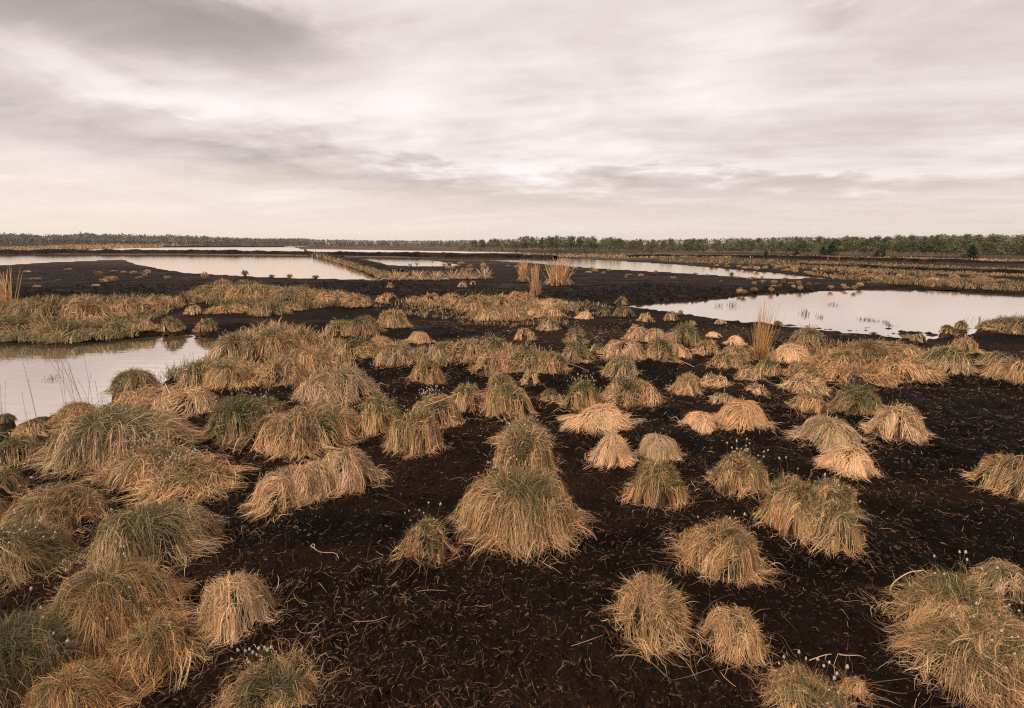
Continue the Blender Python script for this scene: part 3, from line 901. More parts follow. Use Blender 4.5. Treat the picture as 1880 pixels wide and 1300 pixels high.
# (lumps, label, tone, green, heads, wild, extra)
TUSSOCKS = [
    # nearest row
    ([(505, 1345, 185, 1262)], 'leafy green tuft with plump cotton heads on tall stalks, nearest of all', 'tan', .62, 14, .9, {'head_side': 2.4, 'dens': .6}),
    ([(1475, 1350, 165, 1270)], 'pale green tuft with blunt cotton heads at the near edge beside a tiny sprig', 'tan', .40, 11, .9, {'dens': .6}),
    ([(1735, 1195, 205, 1045), (1775, 1290, 240, 1165), (1850, 1270, 130, 1130)], 'big shaggy spreading tussock with scattered white heads in the near right corner', 'tan', .34, 20, .9, {'dens': .78}),
    ([(1835, 1092, 85, 1028)], 'loose grey brown tuft just behind the big shaggy corner tussock', 'grey', .15, 0, .9, {'dens': .6}),
    ([(1900, 1235, 95, 1120)], 'dark green sedgy tuft pressed against the big shaggy corner tussock', 'brown', .85, 7, .8, {}),
    ([(1566, 1288, 42, 1232)], 'tiny thin sprig of straw standing alone on near peat', 'tan', .1, 0, .8, {}),
    ([(1190, 1210, 142, 1070)], 'wild straggly straw tussock with loose blades flying out, left of a rounder one', 'tan', .16, 0, .95, {'dens': .72}),
    ([(1342, 1218, 112, 1115)], 'small round straw tussock hanging downhill, next to the straggly one', 'tan', .10, 0, .4, {}),
    ([(1318, 1072, 165, 962)], 'neatly combed straw tussock with a dark green tuft sprouting from its crown', 'tan', .22, 4, .3, {}),
    ([(782, 1042, 96, 955)], 'small green and straw tuft left of the biggest central tussock', 'tan', .38, 7, .8, {'dens': .6}),
    ([(955, 1022, 240, 868)], 'largest central tussock with straw skirt, dark hollow and cotton heads on one shoulder', 'tan', .38, 16, .35, {'head_side': 2.6}),
    ([(963, 880, 118, 772), (960, 830, 100, 765)], 'tall rough column of straw standing right behind the largest central tussock', 'tan', .28, 14, .6, {}),
    ([(440, 1183, 140, 1058)], 'rounded pale straw tussock combed to one side, alone beside the big orange one', 'pale', .10, 0, .35, {}),
    ([(215, 1222, 265, 1042), (285, 1258, 150, 1150)], 'big orange straw tussock with green crown and long combed skirt', 'orange', .26, 14, .35, {'skirt': 1.9}),
    ([(45, 1340, 260, 1150)], 'low dark green mat of grass in the near left corner', 'brown', .60, 4, .7, {}),
    ([(150, 1365, 170, 1235)], 'matted orange straw below the big orange tussock', 'orange', .20, 2, .4, {}),
    ([(290, 1062, 215, 930)], 'dark hollowed grey tussock with green blades, behind the big orange one', 'grey', .45, 5, .4, {}),
    ([(110, 1000, 185, 902)], 'swept over straw tussock with one yellowish green flank', 'tan', .28, 2, .3, {}),
    ([(55, 1085, 175, 965)], 'brown drooping tussock with a cluster of white heads at its foot', 'brown', .22, 14, .35, {}),
    ([(292, 898, 180, 825), (350, 925, 160, 862)], 'straw tussock crowned with a crowd of white cotton heads and a pale fanned skirt', 'tan', .28, 60, .35, {'head_side': 2.2, 'skirt': 1.9}),
    ([(228, 868, 245, 758)], 'wide drooping grey green tussock behind the cotton covered one', 'grey', .38, 6, .3, {}),
    ([(445, 815, 118, 728)], 'dark green tussock with drooping straw skirt, near two dark gaps', 'brown', .62, 6, .35, {}),
    ([(572, 838, 165, 742), (510, 822, 110, 765)], 'broad green and straw tussock with a pale skirt sweeping outward', 'tan', .36, 2, .35, {'skirt': 2.0}),
    ([(640, 912, 128, 818), (568, 934, 120, 852), (515, 948, 100, 870)], 'saddle shaped pale straw tussock with two humps and a combed apron', 'pale', .12, 0, .25, {'skirt': 1.5}),
    ([(700, 800, 84, 724)], 'narrow dark green tussock wedged left of a cotton headed one', 'tan', .50, 4, .4, {}),
    ([(765, 835, 108, 752)], 'conical straw tussock with green parting, in front of the cotton heads', 'tan', .36, 4, .3, {}),
    ([(800, 790, 96, 726)], 'straw tussock with a bright row of white cotton heads on its rim', 'tan', .30, 34, .4, {'head_side': 2.4}),
    ([(855, 755, 68, 702)], 'small feathery straw tussock left of the two toned one', 'tan', .28, 0, .5, {}),
    ([(932, 770, 92, 700), (918, 740, 72, 684)], 'two toned tussock with pale cap and dark green front', 'tan', .38, 0, .3, {}),
    ([(973, 708, 36, 679)], 'very small round straw ball beside the two toned tussock', 'pale', .02, 0, .2, {}),
    ([(1012, 740, 42, 714)], 'tiny green tuft on black peat right of the two toned tussock', 'tan', .55, 0, .5, {}),
    ([(1068, 755, 72, 696)], 'green tussock with white heads joined to a straw one on its right', 'tan', .48, 20, .4, {}),
    ([(1155, 750, 108, 694)], 'broad straw tussock with green top behind the pale smooth dome', 'tan', .34, 8, .4, {}),
    ([(1102, 797, 112, 747)], 'smooth pale golden dome with spreading skirt', 'pale', .02, 0, .08, {'skirt': 2.0}),
    ([(1122, 858, 84, 794)], 'smooth pale tussock with small dark hole, in front of the golden dome', 'pale', .03, 0, .10, {}),
    ([(1207, 852, 74, 799)], 'grey tan smooth dome directly behind a green crowned tussock', 'grey', .04, 0, .08, {}),
    ([(1202, 934, 112, 842)], 'squat straw tussock with ragged green crown, below the grey tan dome', 'orange', .36, 2, .3, {}),
    ([(1283, 801, 70, 763)], 'pale teardrop dome leaning towards the largest smooth dome', 'pale', .01, 0, .06, {}),
    ([(1357, 798, 108, 742)], 'largest smooth grey tan dome without any green', 'tan', .01, 0, .05, {}),
    ([(1327, 746, 40, 726)], 'little rough straw dome just behind the largest smooth dome', 'grey', .06, 0, .2, {}),
    ([(1352, 914, 108, 832)], 'straw tussock with brownish heads, joined to a dark hollow one', 'tan', .28, 12, .3, {}),
    ([(1452, 985, 138, 868), (1525, 955, 90, 880), (1520, 1010, 108, 915)], 'big dark hollowed tussock with seed heads and a pale shoulder', 'tan', .34, 14, .3, {}),
    ([(1520, 836, 128, 774)], 'smooth greyish green combed tussock above a pale one', 'grey', .14, 0, .10, {}),
    ([(1552, 880, 90, 824)], 'smooth pale tussock tucked below the greyish combed one', 'pale', .03, 0, .08, {}),
    ([(1640, 813, 98, 742)], 'pointed straw tussock alone on the reddish open peat', 'pale', .08, 0, .2, {}),
    ([(1860, 925, 130, 845)], 'green topped straw tussock at the far right on open peat', 'tan', .34, 0, .5, {}),
    ([(1478, 728, 80, 692)], 'low straw tussock stacked above another on the edge of the long mound', 'pale', .12, 0, .3, {}),
    ([(1483, 762, 68, 726)], 'low straw tussock in front of another, nearest of that pair', 'tan', .20, 0, .3, {}),
    ([(1568, 763, 86, 708)], 'dark green tussock with straw skirt left of the pointed one', 'brown', .50, 4, .4, {}),
    # long mound by the wide pool
    ([(1452, 668, 78, 634)], 'smooth pale slope of straw beside the tall orange moor grass', 'pale', .03, 0, .08, {}),
    ([(1480, 643, 64, 604)], 'brown green peak of the long mound close to the pool', 'brown', .28, 5, .5, {}),
    ([(1537, 682, 95, 642)], 'green crowned hump with straw cap in the long mound', 'tan', .42, 0, .4, {}),
    ([(1585, 668, 84, 628)], 'brownish hump at the back of the long mound', 'brown', .30, 0, .6, {}),
    ([(1640, 662, 88, 632)], 'ragged straw hump behind the combed end of the long mound', 'tan', .22, 0, .6, {}),
    ([(1665, 705, 112, 662)], 'combed straw hump with curled side at the front of the long mound', 'tan', .12, 0, .25, {}),
    ([(1730, 694, 92, 638)], 'green streaked sloping tussock ending the long mound', 'grey', .36, 0, .4, {}),
    ([(1575, 715, 125, 682)], 'low tawny straw apron in front of the long mound', 'orange', .10, 0, .35, {}),
    ([(1475, 700, 80, 668)], 'low greenish hump before the smooth pale slope', 'tan', .30, 2, .4, {}),
    ([(1766, 653, 48, 621)], 'small square shouldered tussock alone on dark mud by the pool', 'tan', .22, 0, .3, {}),
    ([(1830, 682, 62, 650)], 'green tuft in front of the dark mud at far right', 'grey', .45, 0, .5, {}),
    ([(1870, 712, 108, 668)], 'broad straw and green tussock cut by the picture side near dark mud', 'tan', .30, 0, .4, {}),
    ([(1818, 612, 44, 592)], 'brown tuft standing in the shallow end of the wide pool', 'brown', .35, 0, .6, {}),
    ([(1862, 620, 78, 585)], 'larger brown green clump at the shallow end of the wide pool', 'brown', .40, 0, .6, {}),
    ([(1738, 618, 24, 599)], 'tiny dark tuft in shallow water, first of two beside the mud', 'brown', .45, 0, .7, {}),
    ([(1762, 610, 22, 590)], 'tiny dark tuft standing deeper in the wide pool', 'brown', .50, 0, .7, {}),
    ([(1685, 632, 22, 614)], 'little brown tuft on the pool shore with a darker one at its side', 'brown', .2, 0, .6, {}),
    ([(1665, 625, 18, 614)], 'little blackish green tuft on the pool shore', 'brown', .7, 0, .6, {}),
    ([(1428, 603, 16, 592)], 'little dark tuft on the pool shore behind the orange moor grass', 'brown', .6, 0, .6, {}),
    # middle right
    ([(1375, 702, 46, 668)], 'small straw tussock before the orange moor grass', 'tan', .20, 0, .3, {}),
    ([(1388, 729, 40, 709)], 'tiny straw tuft with a flat wisp beside it on open peat', 'pale', .05, 0, .4, {}),
    ([(1410, 690, 50, 658)], 'green tussock at the foot of the orange moor grass', 'tan', .45, 2, .4, {}),
    ([(1332, 678, 56, 644)], 'straw and green tussock below the smooth round cap', 'tan', .30, 0, .3, {}),
    ([(1350, 668, 54, 634)], 'grey straw tussock behind the straw and green one', 'grey', .16, 0, .3, {}),
    ([(1349, 637, 38, 616)], 'smooth round cap of straw left of the orange moor grass', 'pale', .01, 0, .08, {}),
    ([(1310, 620, 26, 608)], 'tiny pale straw cap on black peat between two mounds', 'pale', .02, 0, .1, {}),
    ([(1260, 728, 60, 684)], 'straw tussock with green lower half, next to a pale lying one', 'tan', .28, 0, .3, {}),
    ([(1310, 718, 54, 692)], 'pale lying tussock attached to the half green one', 'pale', .04, 0, .2, {}),
    ([(1170, 632, 52, 602)], 'pale back hump of the clustered mound', 'pale', .04, 0, .15, {}),
    ([(1200, 636, 44, 604)], 'second pale back hump of the clustered mound', 'tan', .08, 0, .2, {}),
    ([(1225, 642, 34, 611)], 'small pale end hump of the clustered mound', 'pale', .06, 0, .2, {}),
    ([(1145, 667, 76, 625)], 'pale sloping front of the clustered mound', 'pale', .08, 0, .2, {}),
    ([(1210, 672, 68, 620)], 'green middle of the clustered mound dotted with white heads', 'tan', .45, 30, .4, {}),
    ([(1247, 658, 40, 632)], 'pale combed end of the clustered mound', 'pale', .03, 0, .15, {}),
    ([(1140, 697, 64, 654)], 'dark green tussock in front of the clustered mound', 'grey', .42, 3, .4, {}),
    ([(1255, 638, 62, 594)], 'green brown tussock at the back towards the wide pool', 'brown', .40, 5, .5, {}),
    ([(1297, 655, 52, 625)], 'rounded straw tussock behind the smooth cap', 'tan', .18, 0, .4, {}),
    ([(1185, 594, 27, 576)], 'small straw ball near the corner of the wide pool', 'tan', .10, 0, .4, {}),
    ([(1231, 592, 26, 572)], 'small rough tuft on black peat near the wide pool', 'tan', .20, 0, .5, {}),
    ([(1322, 598, 20, 586)], 'tiny straw ball at the very edge of the wide pool', 'tan', .05, 0, .4, {}),
    ([(1272, 600, 16, 587)], 'tiny rough tuft by the pool edge, right of the small rough one', 'brown', .15, 0, .5, {}),
    ([(1249, 580, 12, 571)], 'tiniest brown tuft touching the pool edge', 'brown', .1, 0, .5, {}),
    ([(1057, 634, 44, 600)], 'tall dark tuft stacked behind a green one on black peat', 'brown', .32, 6, .6, {}),
    ([(1057, 672, 58, 630)], 'green tussock in front of the tall dark tuft', 'grey', .42, 8, .4, {}),
    ([(1097, 652, 32, 632)], 'low green tuft with white heads by the clustered mound', 'grey', .65, 10, .5, {}),
    ([(1073, 588, 34, 572)], 'small smooth pale cone on black peat in the distance', 'pale', .0, 0, .05, {}),
    ([(1143, 585, 36, 562)], 'dark brown tuft near the corner of the wide pool', 'brown', .30, 0, .6, {}),
    ([(1108, 583, 28, 565)], 'dark greenish tuft right of the small pale cone', 'brown', .45, 0, .5, {}),
    ([(1141, 560, 24, 544)], 'brownish tuft on the black cut edge by the pool corner', 'brown', .20, 0, .6, {}),
    ([(1007, 609, 40, 580)], 'square grey tussock with pale foot below the straw row', 'grey', .25, 0, .3, {}),
    ([(963, 629, 40, 602)], 'round straw tussock alone left of the square grey one', 'tan', .18, 0, .4, {}),
    ([(900, 592, 58, 569)], 'low straw tussock beginning the distant row', 'tan', .12, 0, .4, {}),
    ([(945, 590, 58, 566)], 'middle straw tussock of the distant row', 'tan', .16, 0, .4, {}),
    ([(1000, 586, 64, 567)], 'pale combed tussock ending the distant row', 'pale', .08, 0, .25, {}),
    ([(770, 636, 50, 612)], 'smooth tan haystack dome alone on dark peat', 'tan', .0, 0, .04, {'skirt': 1.4}),
    ([(722, 606, 60, 567)], 'shaggy straw tussock with split skirt beyond the haystack dome', 'tan', .16, 0, .4, {}),
    ([(786, 708, 60, 660)], 'straw tussock with green cap alone between black patches', 'orange', .36, 0, .35, {}),
    ([(728, 678, 76, 630)], 'grey straw mound left of the haystack dome', 'grey', .18, 0, .35, {}),
    ([(660, 664, 82, 626)], 'green mound sprinkled with white heads at the edge of a black gap', 'tan', .46, 22, .5, {}),
    ([(700, 645, 50, 620)], 'pale small hump between the sprinkled mound and haystack dome', 'tan', .10, 0, .3, {}),
    ([(815, 668, 58, 632)], 'fuzzy grey tussock right of the haystack dome', 'grey', .28, 0, .5, {}),
    ([(862, 670, 78, 627)], 'wide fuzzy straw hump with pale foot in the middle row', 'tan', .22, 2, .5, {}),
    ([(903, 690, 74, 652)], 'straw hump in the middle row behind the two toned tussock', 'tan', .16, 0, .4, {}),
    ([(905, 656, 66, 624)], 'greenish hump with white heads at the back of the middle row', 'grey', .42, 16, .5, {}),
    ([(962, 690, 78, 644)], 'dark green and straw hump in the middle row', 'tan', .45, 4, .5, {}),
    ([(1008, 690, 68, 649)], 'green hump with pale skirt ending the middle row', 'tan', .36, 8, .45, {}),
    ([(965, 664, 46, 640)], 'little green tuft dotted with white heads behind the middle row', 'grey', .6, 14, .5, {}),
    # mass on the left of the middle
    ([(622, 750, 138, 678)], 'greyish combed mound ending the left mass beside black peat', 'grey', .18, 0, .35, {}),
    ([(655, 728, 70, 690)], 'brown curled flank of the greyish combed mound', 'brown', .12, 0, .3, {}),
    ([(515, 715, 95, 662)], 'shaggy straw mound above a black gap in the left mass', 'tan', .22, 0, .4, {}),
    ([(430, 722, 98, 665)], 'straw mound nearest the pool in the left mass', 'tan', .26, 2, .4, {}),
    ([(440, 668, 92, 612)], 'greenish slope of grass running down to the near pool', 'grey', .32, 10, .5, {}),
    ([(505, 660, 92, 602)], 'tawny hump in the middle of the left mass', 'tan', .22, 14, .5, {}),
    ([(582, 690, 92, 645)], 'pale straw hump beside a small black hole in the left mass', 'tan', .16, 0, .4, {}),
    ([(560, 648, 66, 606)], 'rust coloured hump left of the black gap', 'orange', .26, 0, .5, {}),
    ([(598, 636, 22, 613)], 'small straw cone inside the black gap', 'tan', .04, 0, .2, {}),
    ([(628, 620, 64, 588)], 'grassy hump beyond the black gap', 'tan', .30, 4, .6, {}),
    ([(670, 620, 66, 580)], 'fuzzy brown hump before the split skirt tussock', 'brown', .28, 0, .6, {}),
    ([(372, 718, 76, 662)], 'grey green hump at the water with thin sedge behind it', 'grey', .36, 0, .5, {}),
    ([(345, 772, 108, 720)], 'pale swept straw tussock fanning out over black peat', 'pale', .08, 0, .2, {'skirt': 1.6}),
    ([(272, 758, 108, 722)], 'flat combed straw hump in front of the dark footed pool tussock', 'tan', .14, 0, .3, {}),
    ([(250, 728, 78, 680)], 'dark footed tussock with green tuft standing in the pool edge', 'brown', .36, 0, .5, {}),
    ([(150, 785, 80, 746)], 'straw tussock with tall hair thin stems rising over the pool', 'orange', .20, 0, .5, {'stems': 14}),
    ([(78, 812, 84, 783)], 'low straw hump on the pool bank', 'tan', .24, 0, .4, {'stems': 3}),
    ([(35, 862, 98, 808)], 'green grassy tussock on the bank at far left', 'grey', .55, 0, .5, {}),
    ([(5, 925, 80, 868)], 'brown tussock cut by the picture side below the green grassy one', 'brown', .20, 0, .35, {}),
    ([(-45, 1010, 130, 905)], 'brown drooping tussock at far left beside black peat, only its flank showing', 'brown', .2, 0, .35, {}),
    ([(12, 780, 26, 758)], 'small dark green tuft growing out of the near pool', 'brown', .75, 0, .8, {'stems': 6}),
    ([(480, 780, 90, 738)], 'dark green tuft behind the dark green drooping tussock', 'brown', .55, 10, .5, {}),
    ([(620, 800, 96, 752)], 'green blade covered hump joining the broad tussock', 'tan', .42, 0, .5, {}),
    # far side of the near pool
    ([(30, 622, 140, 594)], 'green footed grass mass at the waterline at far left', 'brown', .50, 0, .6, {}),
    ([(130, 624, 120, 600)], 'green and orange grass mass at the waterline', 'brown', .55, 0, .6, {}),
    ([(205, 619, 90, 599)], 'tawny hump at the waterline with dark foot', 'brown', .45, 0, .5, {}),
    ([(258, 612, 62, 592)], 'small drooping hump at the end of the waterline mass', 'tan', .30, 0, .5, {}),
    ([(318, 611, 42, 582)], 'brown tuft at the waterline left of the one reflected in the pool', 'brown', .36, 0, .6, {}),
    ([(380, 612, 42, 588)], 'round dark footed tuft reflected in the near pool', 'brown', .34, 0, .6, {}),
    ([(85, 592, 110, 548)], 'brown hump in the grass band beside the tan moor grass', 'brown', .22, 0, .5, {}),
    ([(30, 588, 90, 556)], 'brown hump at the root of the leaning moor grass', 'brown', .22, 0, .5, {}),
    ([(170, 590, 96, 543)], 'tall rounded brown hump in the grass band', 'tan', .20, 0, .45, {}),
    ([(245, 580, 74, 548)], 'pale brown hump in the grass band above wet mud', 'tan', .16, 0, .45, {}),
    ([(300, 570, 62, 544)], 'rounded hump at the end of the grass band', 'tan', .16, 0, .45, {}),
    ([(172, 596, 40, 580)], 'pale small hump in front of the tall rounded brown one', 'pale', .06, 0, .3, {}),
    ([(358, 581, 32, 562)], 'single straw tuft on dark wet mud', 'tan', .08, 0, .35, {}),
    # rusty band beyond
    ([(345, 560, 50, 538)], 'small hump at the near end of the rusty grass band', 'brown', .14, 0, .5, {}),
    ([(400, 556, 105, 522)], 'rusty brown hump, tallest of the rusty grass band', 'brown', .2, 0, .7, {}),
    ([(470, 558, 105, 524)], 'middle hump of the rusty grass band', 'tan', .25, 0, .7, {}),
    ([(545, 562, 95, 532)], 'flat hump of the rusty grass band', 'brown', .16, 0, .7, {}),
    ([(612, 564, 70, 538)], 'last hump of the rusty grass band', 'tan', .14, 0, .6, {}),
    ([(540, 574, 36, 562)], 'small pale hump in front of the flat rusty one', 'tan', .06, 0, .3, {}),
    ([(420, 580, 70, 566)], 'flat straw patch on wet mud below the rusty band', 'orange', .10, 0, .5, {}),
    ([(495, 585, 70, 560)], 'grassy hump leading from the rusty band to the left mass', 'brown', .28, 0, .6, {}),
    ([(655, 566, 52, 542)], 'pointed tawny hump at the black cut edge', 'tan', .18, 0, .5, {}),
    ([(712, 560, 42, 540)], 'small tawny hump right of the pointed one', 'tan', .12, 0, .5, {}),
    ([(790, 560, 36, 540)], 'small tawny hump alone on the black cut edge', 'tan', .12, 0, .5, {}),
    ([(762, 558, 26, 545)], 'tiny hump left of the lone tawny one', 'tan', .08, 0, .5, {}),
    ([(832, 564, 54, 542)], 'grass hump at the near end of the distant strip', 'tan', .20, 0, .5, {}),
    ([(872, 574, 66, 540)], 'tallest grass hump of the distant strip', 'tan', .22, 0, .5, {}),
    ([(915, 563, 58, 543)], 'middle grass hump of the distant strip', 'tan', .18, 0, .5, {}),
    ([(955, 556, 60, 538)], 'rusty grass hump before the two tan moor grass fans', 'orange', .12, 0, .5, {}),
    ([(1010, 566, 60, 552)], 'flattened straw hump below the two tan moor grass fans', 'pale', .08, 0, .4, {}),
    ([(850, 529, 18, 516)], 'tiny straw ball on the black bank, larger of two', 'tan', .0, 0, .3, {}),
    ([(868, 525, 12, 516)], 'tiny straw ball on the black bank, smaller of two', 'tan', .0, 0, .3, {}),
    ([(717, 531, 14, 519)], 'tiny brown tuft on the black bank', 'brown', .1, 0, .5, {}),
]


def build_tussocks():
    for lumps, label, tone, green, heads, wild, ex in TUSSOCKS:
        tussock(lumps, label, tone, green, heads, wild, **ex)


build_tussocks()


# ------------------------------------------------------------------ far small tussocks, alike: four kinds, copied
def simple_tuft(n, spread, h, seed, tone, green=0.0, wblade=0.02):
    rng = np.random.default_rng(seed)
    K = 4
    r0 = rng.random(n) ** 0.5; ph = rng.random(n) * 6.283
    x0, y0 = r0 * spread * 0.35 * np.cos(ph), r0 * spread * 0.35 * np.sin(ph)
    t = np.linspace(0, 1, K)[None, :]
    a = ph + rng.normal(0, 0.4, n)
    L = h * rng.uniform(0.7, 1.1, n) * (1 - 0.25 * r0)
    reach = spread * (0.15 + 0.75 * r0) * rng.uniform(0.6, 1.1, n)
    hor = reach[:, None] * t ** 1.2
    ver = L[:, None] * (np.sin(t * np.pi * (0.5 + 0.42 * r0[:, None])))
    P = np.stack([x0[:, None] + np.cos(a)[:, None] * hor, y0[:, None] + np.sin(a)[:, None] * hor, ver - 0.02], -1)
    tan = norm(np.gradient(P, axis=1))
    W = norm(np.cross(tan, norm(rng.normal(0, 1, (n, 1, 3)) + np.array([0, -1.0, 0.5]))))
    wid = wblade * rng.uniform(0.6, 1.2, (n, 1)) * np.array([0.9, 1, 0.8, 0.2])[None, :]
    V, F = strips(P, W, wid)
    c = np.array(PAL[tone])[None, :] * rng.uniform(0.45, 0.95, (n, 1))
    g = rng.random(n) < green
    c[g] = GREENS[rng.integers(0, 5, g.sum())]
    return V, F, np.repeat(np.repeat(c, K, 0), 2, 0)


TUFTS = []
for k, (tone, g) in enumerate([('tan', .05), ('brown', .2), ('pale', .0), ('orange', .1)]):
    V, F, C = simple_tuft(120, 0.30, 0.30, 40 + k, tone, g, 0.012)
    TUFTS.append(make_mesh('thatch', V, F, C, [M_STRAW]))


def far_tuft(px, py, w, h, label, group, k=None, name='grass_tussock', cat='tussock'):
    x, y = ray_ground(px, py)
    rng = random.Random(int(px * 7 + py * 131))
    zc = y
    o = new_obj(name, TUFTS[rng.randrange(4) if k is None else k], None, label=label, category=cat, group=group)
    o.location = (x, y, float(base_z(x, y)))
    s = w * zc / FPX / 0.62
    sz = h * zc / FPX / 0.30
    o.scale = (s, s, sz)
    o.rotation_euler = (0, 0, rng.uniform(0, 6.28))
    return o


for px, py, w, h, lab, k in [
    (377, 512, 14, 15, 'straw ball on the flooded cutting shore below the peninsula', 2),
    (450, 508, 13, 14, 'brown ball shaped tuft at the flooded cutting shore', 1),
    (532, 512, 12, 11, 'pale round tuft at the flooded cutting shore, right of the ball shaped one', 0),
    (499, 510, 12, 7, 'low dark tuft at the flooded cutting shore', 1),
    (580, 512, 14, 8, 'dark flat tuft at the far end of the flooded cutting shore', 1),
    (1343, 509, 9, 11, 'dark stump like tuft at the near shore of the long pool', 1),
    (246, 504, 14, 8, 'small tan tuft on the black peninsula', 0),
    (271, 502, 12, 8, 'small tan tuft on the black peninsula, towards the water', 2),
    (308, 513, 14, 8, 'small straw tuft on the black shore behind the rusty band', 0),
    (205, 517, 22, 12, 'larger brown tuft on the black peninsula', 3),
    (410, 524, 30, 14, 'tan tuft at the back of the rusty band', 0),
    (447, 522, 22, 11, 'tan tuft behind the rusty band, farther right', 3),
]:
    far_tuft(px, py, w, h, lab, 'small tussocks by the flooded cutting', k)

rs = random.Random(3)
FAR_SETS = [
    (34, [(900, 484), (1500, 514), (1480, 530), (1040, 505), (900, 494)], (7, 13), (4, 8), 'tiny straw tuft dotted over the dark mudflat between the long pool and wide pool', 'tufts on the dark mudflat'),
    (22, [(1380, 515), (1500, 518), (1620, 522), (1600, 530), (1470, 533), (1330, 543)], (7, 15), (4, 9), 'tan tuft on the far bank of the wide pool', 'tufts on the far bank of the wide pool'),
    (60, [(1480, 496), (1700, 508), (1900, 518), (1900, 535), (1720, 526), (1560, 512)], (10, 24), (5, 11), 'tan tuft in the grassy belt beyond the wide pool', 'tufts in the grassy belt beyond the wide pool'),
    (36, [(1250, 484), (1480, 492), (1640, 503), (1500, 503), (1360, 494)], (7, 14), (4, 8), 'small tuft along the far shore of the long pool', 'tufts along the long pool'),
    (16, [(790, 480), (880, 484), (920, 498), (830, 500)], (7, 14), (5, 10), 'small tan tuft on dark mud near the triangular pool', 'tufts near the triangular pool'),
    (20, [(20, 500), (200, 488), (330, 508), (280, 525), (40, 528)], (8, 16), (3, 6), 'low tan tuft scattered over the black peninsula', 'tufts on the black peninsula'),
]


def in_poly(P, x, y):
    c = False
    for i in range(len(P)):
        (ax, ay), (bx, by) = P[i], P[(i + 1) % len(P)]
        if (ay > y) != (by > y) and x < (bx - ax) * (y - ay) / (by - ay) + ax:
            c = not c
    return c


def rand_in(P, r):
    xs = [p[0] for p in P]; ys = [p[1] for p in P]
    while True:
        x, y = r.uniform(min(xs), max(xs)), r.uniform(min(ys), max(ys))
        if in_poly(P, x, y):
            return x, y


for n, P, ws, hs, lab, grp in FAR_SETS:
    for _ in range(n):
        px, py = rand_in(P, rs)
        far_tuft(px, py, rs.uniform(*ws), rs.uniform(*hs), lab, grp)


# ------------------------------------------------------------------ continuous cover too dense to count
def cover(name, label, region, n, h_px, tone, green=0.1, blades=5, seed=0, z=None):
    """region in photo pixels, dropped on the ground; n clumps of a few blades"""
    r = random.Random(seed); rng = np.random.default_rng(seed)
    pts = np.array([ray_ground(*rand_in(region, r), z) for _ in range(n)])
    x = np.repeat(pts[:, 0], blades); y = np.repeat(pts[:, 1], blades)
    m = len(x)
    sc = y / FPX
    x = x + rng.normal(0, 1, m) * sc * 3; y = y + rng.normal(0, 1, m) * sc * 6
    zg = base_z(x, y) + 0.06 * fbm(x * 0.55, y * 0.55, 3, 3)
    h = rng.uniform(h_px[0], h_px[1], m) * sc
    a = rng.random(m) * 6.283; lean = rng.uniform(0.1, 0.9, m)
    t = np.linspace(0, 1, 4)[None, :]
    P = np.stack([x[:, None] + np.cos(a)[:, None] * h[:, None] * lean[:, None] * t ** 1.6,
                  y[:, None] + np.sin(a)[:, None] * h[:, None] * lean[:, None] * t ** 1.6,
                  zg[:, None] - 0.02 + h[:, None] * (t - 0.35 * lean[:, None] * t ** 2)], -1)
    W = norm(np.stack([np.ones(m), rng.normal(0, .4, m), np.zeros(m)], -1))[:, None, :] * np.ones((1, 4, 1))
    wid = (0.85 * sc)[:, None] * rng.uniform(0.6, 1.2, (m, 1)) * np.array([1, 1, .8, .2])[None, :]
    V, F = strips(P, W, wid)
    c = np.array(PAL[tone])[None, :] * rng.uniform(0.40, 0.95, (m, 1)) * (0.62 + 0.55 * vnoise(x * 0.35, y * 0.18, seed + 60))[:, None]
    g = rng.random(m) < green
    c[g] = GREENS[rng.integers(0, 5, g.sum())]
    me = make_mesh(name, V, F, np.repeat(np.repeat(c, 4, 0), 2, 0), [M_STRAW])
    return new_obj(name, me, kind='stuff', label=label)


cover('dry_grass', 'tan dry grass belt beyond the wide pool', [(1480, 503), (1700, 510), (1900, 520), (1900, 536), (1700, 527), (1560, 516)], 520, (4, 9), 'brown', .25, seed=1)
cover('dry_grass', 'tan dry grass on the far shore of the long pool', [(1200, 476), (1420, 478), (1900, 494), (1900, 500), (1640, 494), (1400, 486), (1230, 482)], 800, (2, 5), 'brown', .3, seed=2)
cover('dry_grass', 'pale dry grass in front of the woodland', [(960, 467), (1160, 470), (1430, 470), (1900, 478), (1900, 484), (1450, 473), (1150, 474), (960, 470)], 900, (2, 4.5), 'tan', .3, seed=3)
cover('dry_grass', 'tan dry grass along the straight bank', [(1450, 488), (1640, 497), (1900, 505), (1900, 509), (1640, 502), (1450, 493)], 500, (3, 6), 'tan', .3, seed=4)
cover('dry_grass', 'tawny grass growing on the causeway between two pools', [(572, 467), (604, 474), (645, 483), (695, 494), (750, 507), (700, 510), (672, 498), (628, 484), (590, 473)], 900, (4, 10), 'brown', .2, seed=5)
cover('dry_grass', 'tan grass on the left shore beyond the flooded cutting', [(-100, 459), (60, 456), (200, 451), (440, 449), (330, 453), (160, 458), (50, 464), (-100, 465)], 1500, (3, 7), 'tan', .2, seed=6)
cover('dry_grass', 'rusty dry grass filling the band before the black cut edge', [(335, 545), (420, 528), (560, 536), (650, 545), (640, 562), (520, 572), (400, 562)], 1500, (7, 16), 'brown', .28, seed=7)
cover('dry_grass', 'brown grass filling the band by the near pool', [(-60, 570), (60, 555), (160, 550), (320, 552), (330, 566), (240, 606), (120, 618), (-60, 620)], 1500, (7, 17), 'brown', .45, seed=8)
cover('dry_grass', 'dry grass joining the humps of the left mass', [(400, 640), (480, 600), (570, 610), (640, 640), (660, 720), (560, 720), (450, 712), (360, 705)], 1100, (10, 26), 'tan', .3, seed=9)
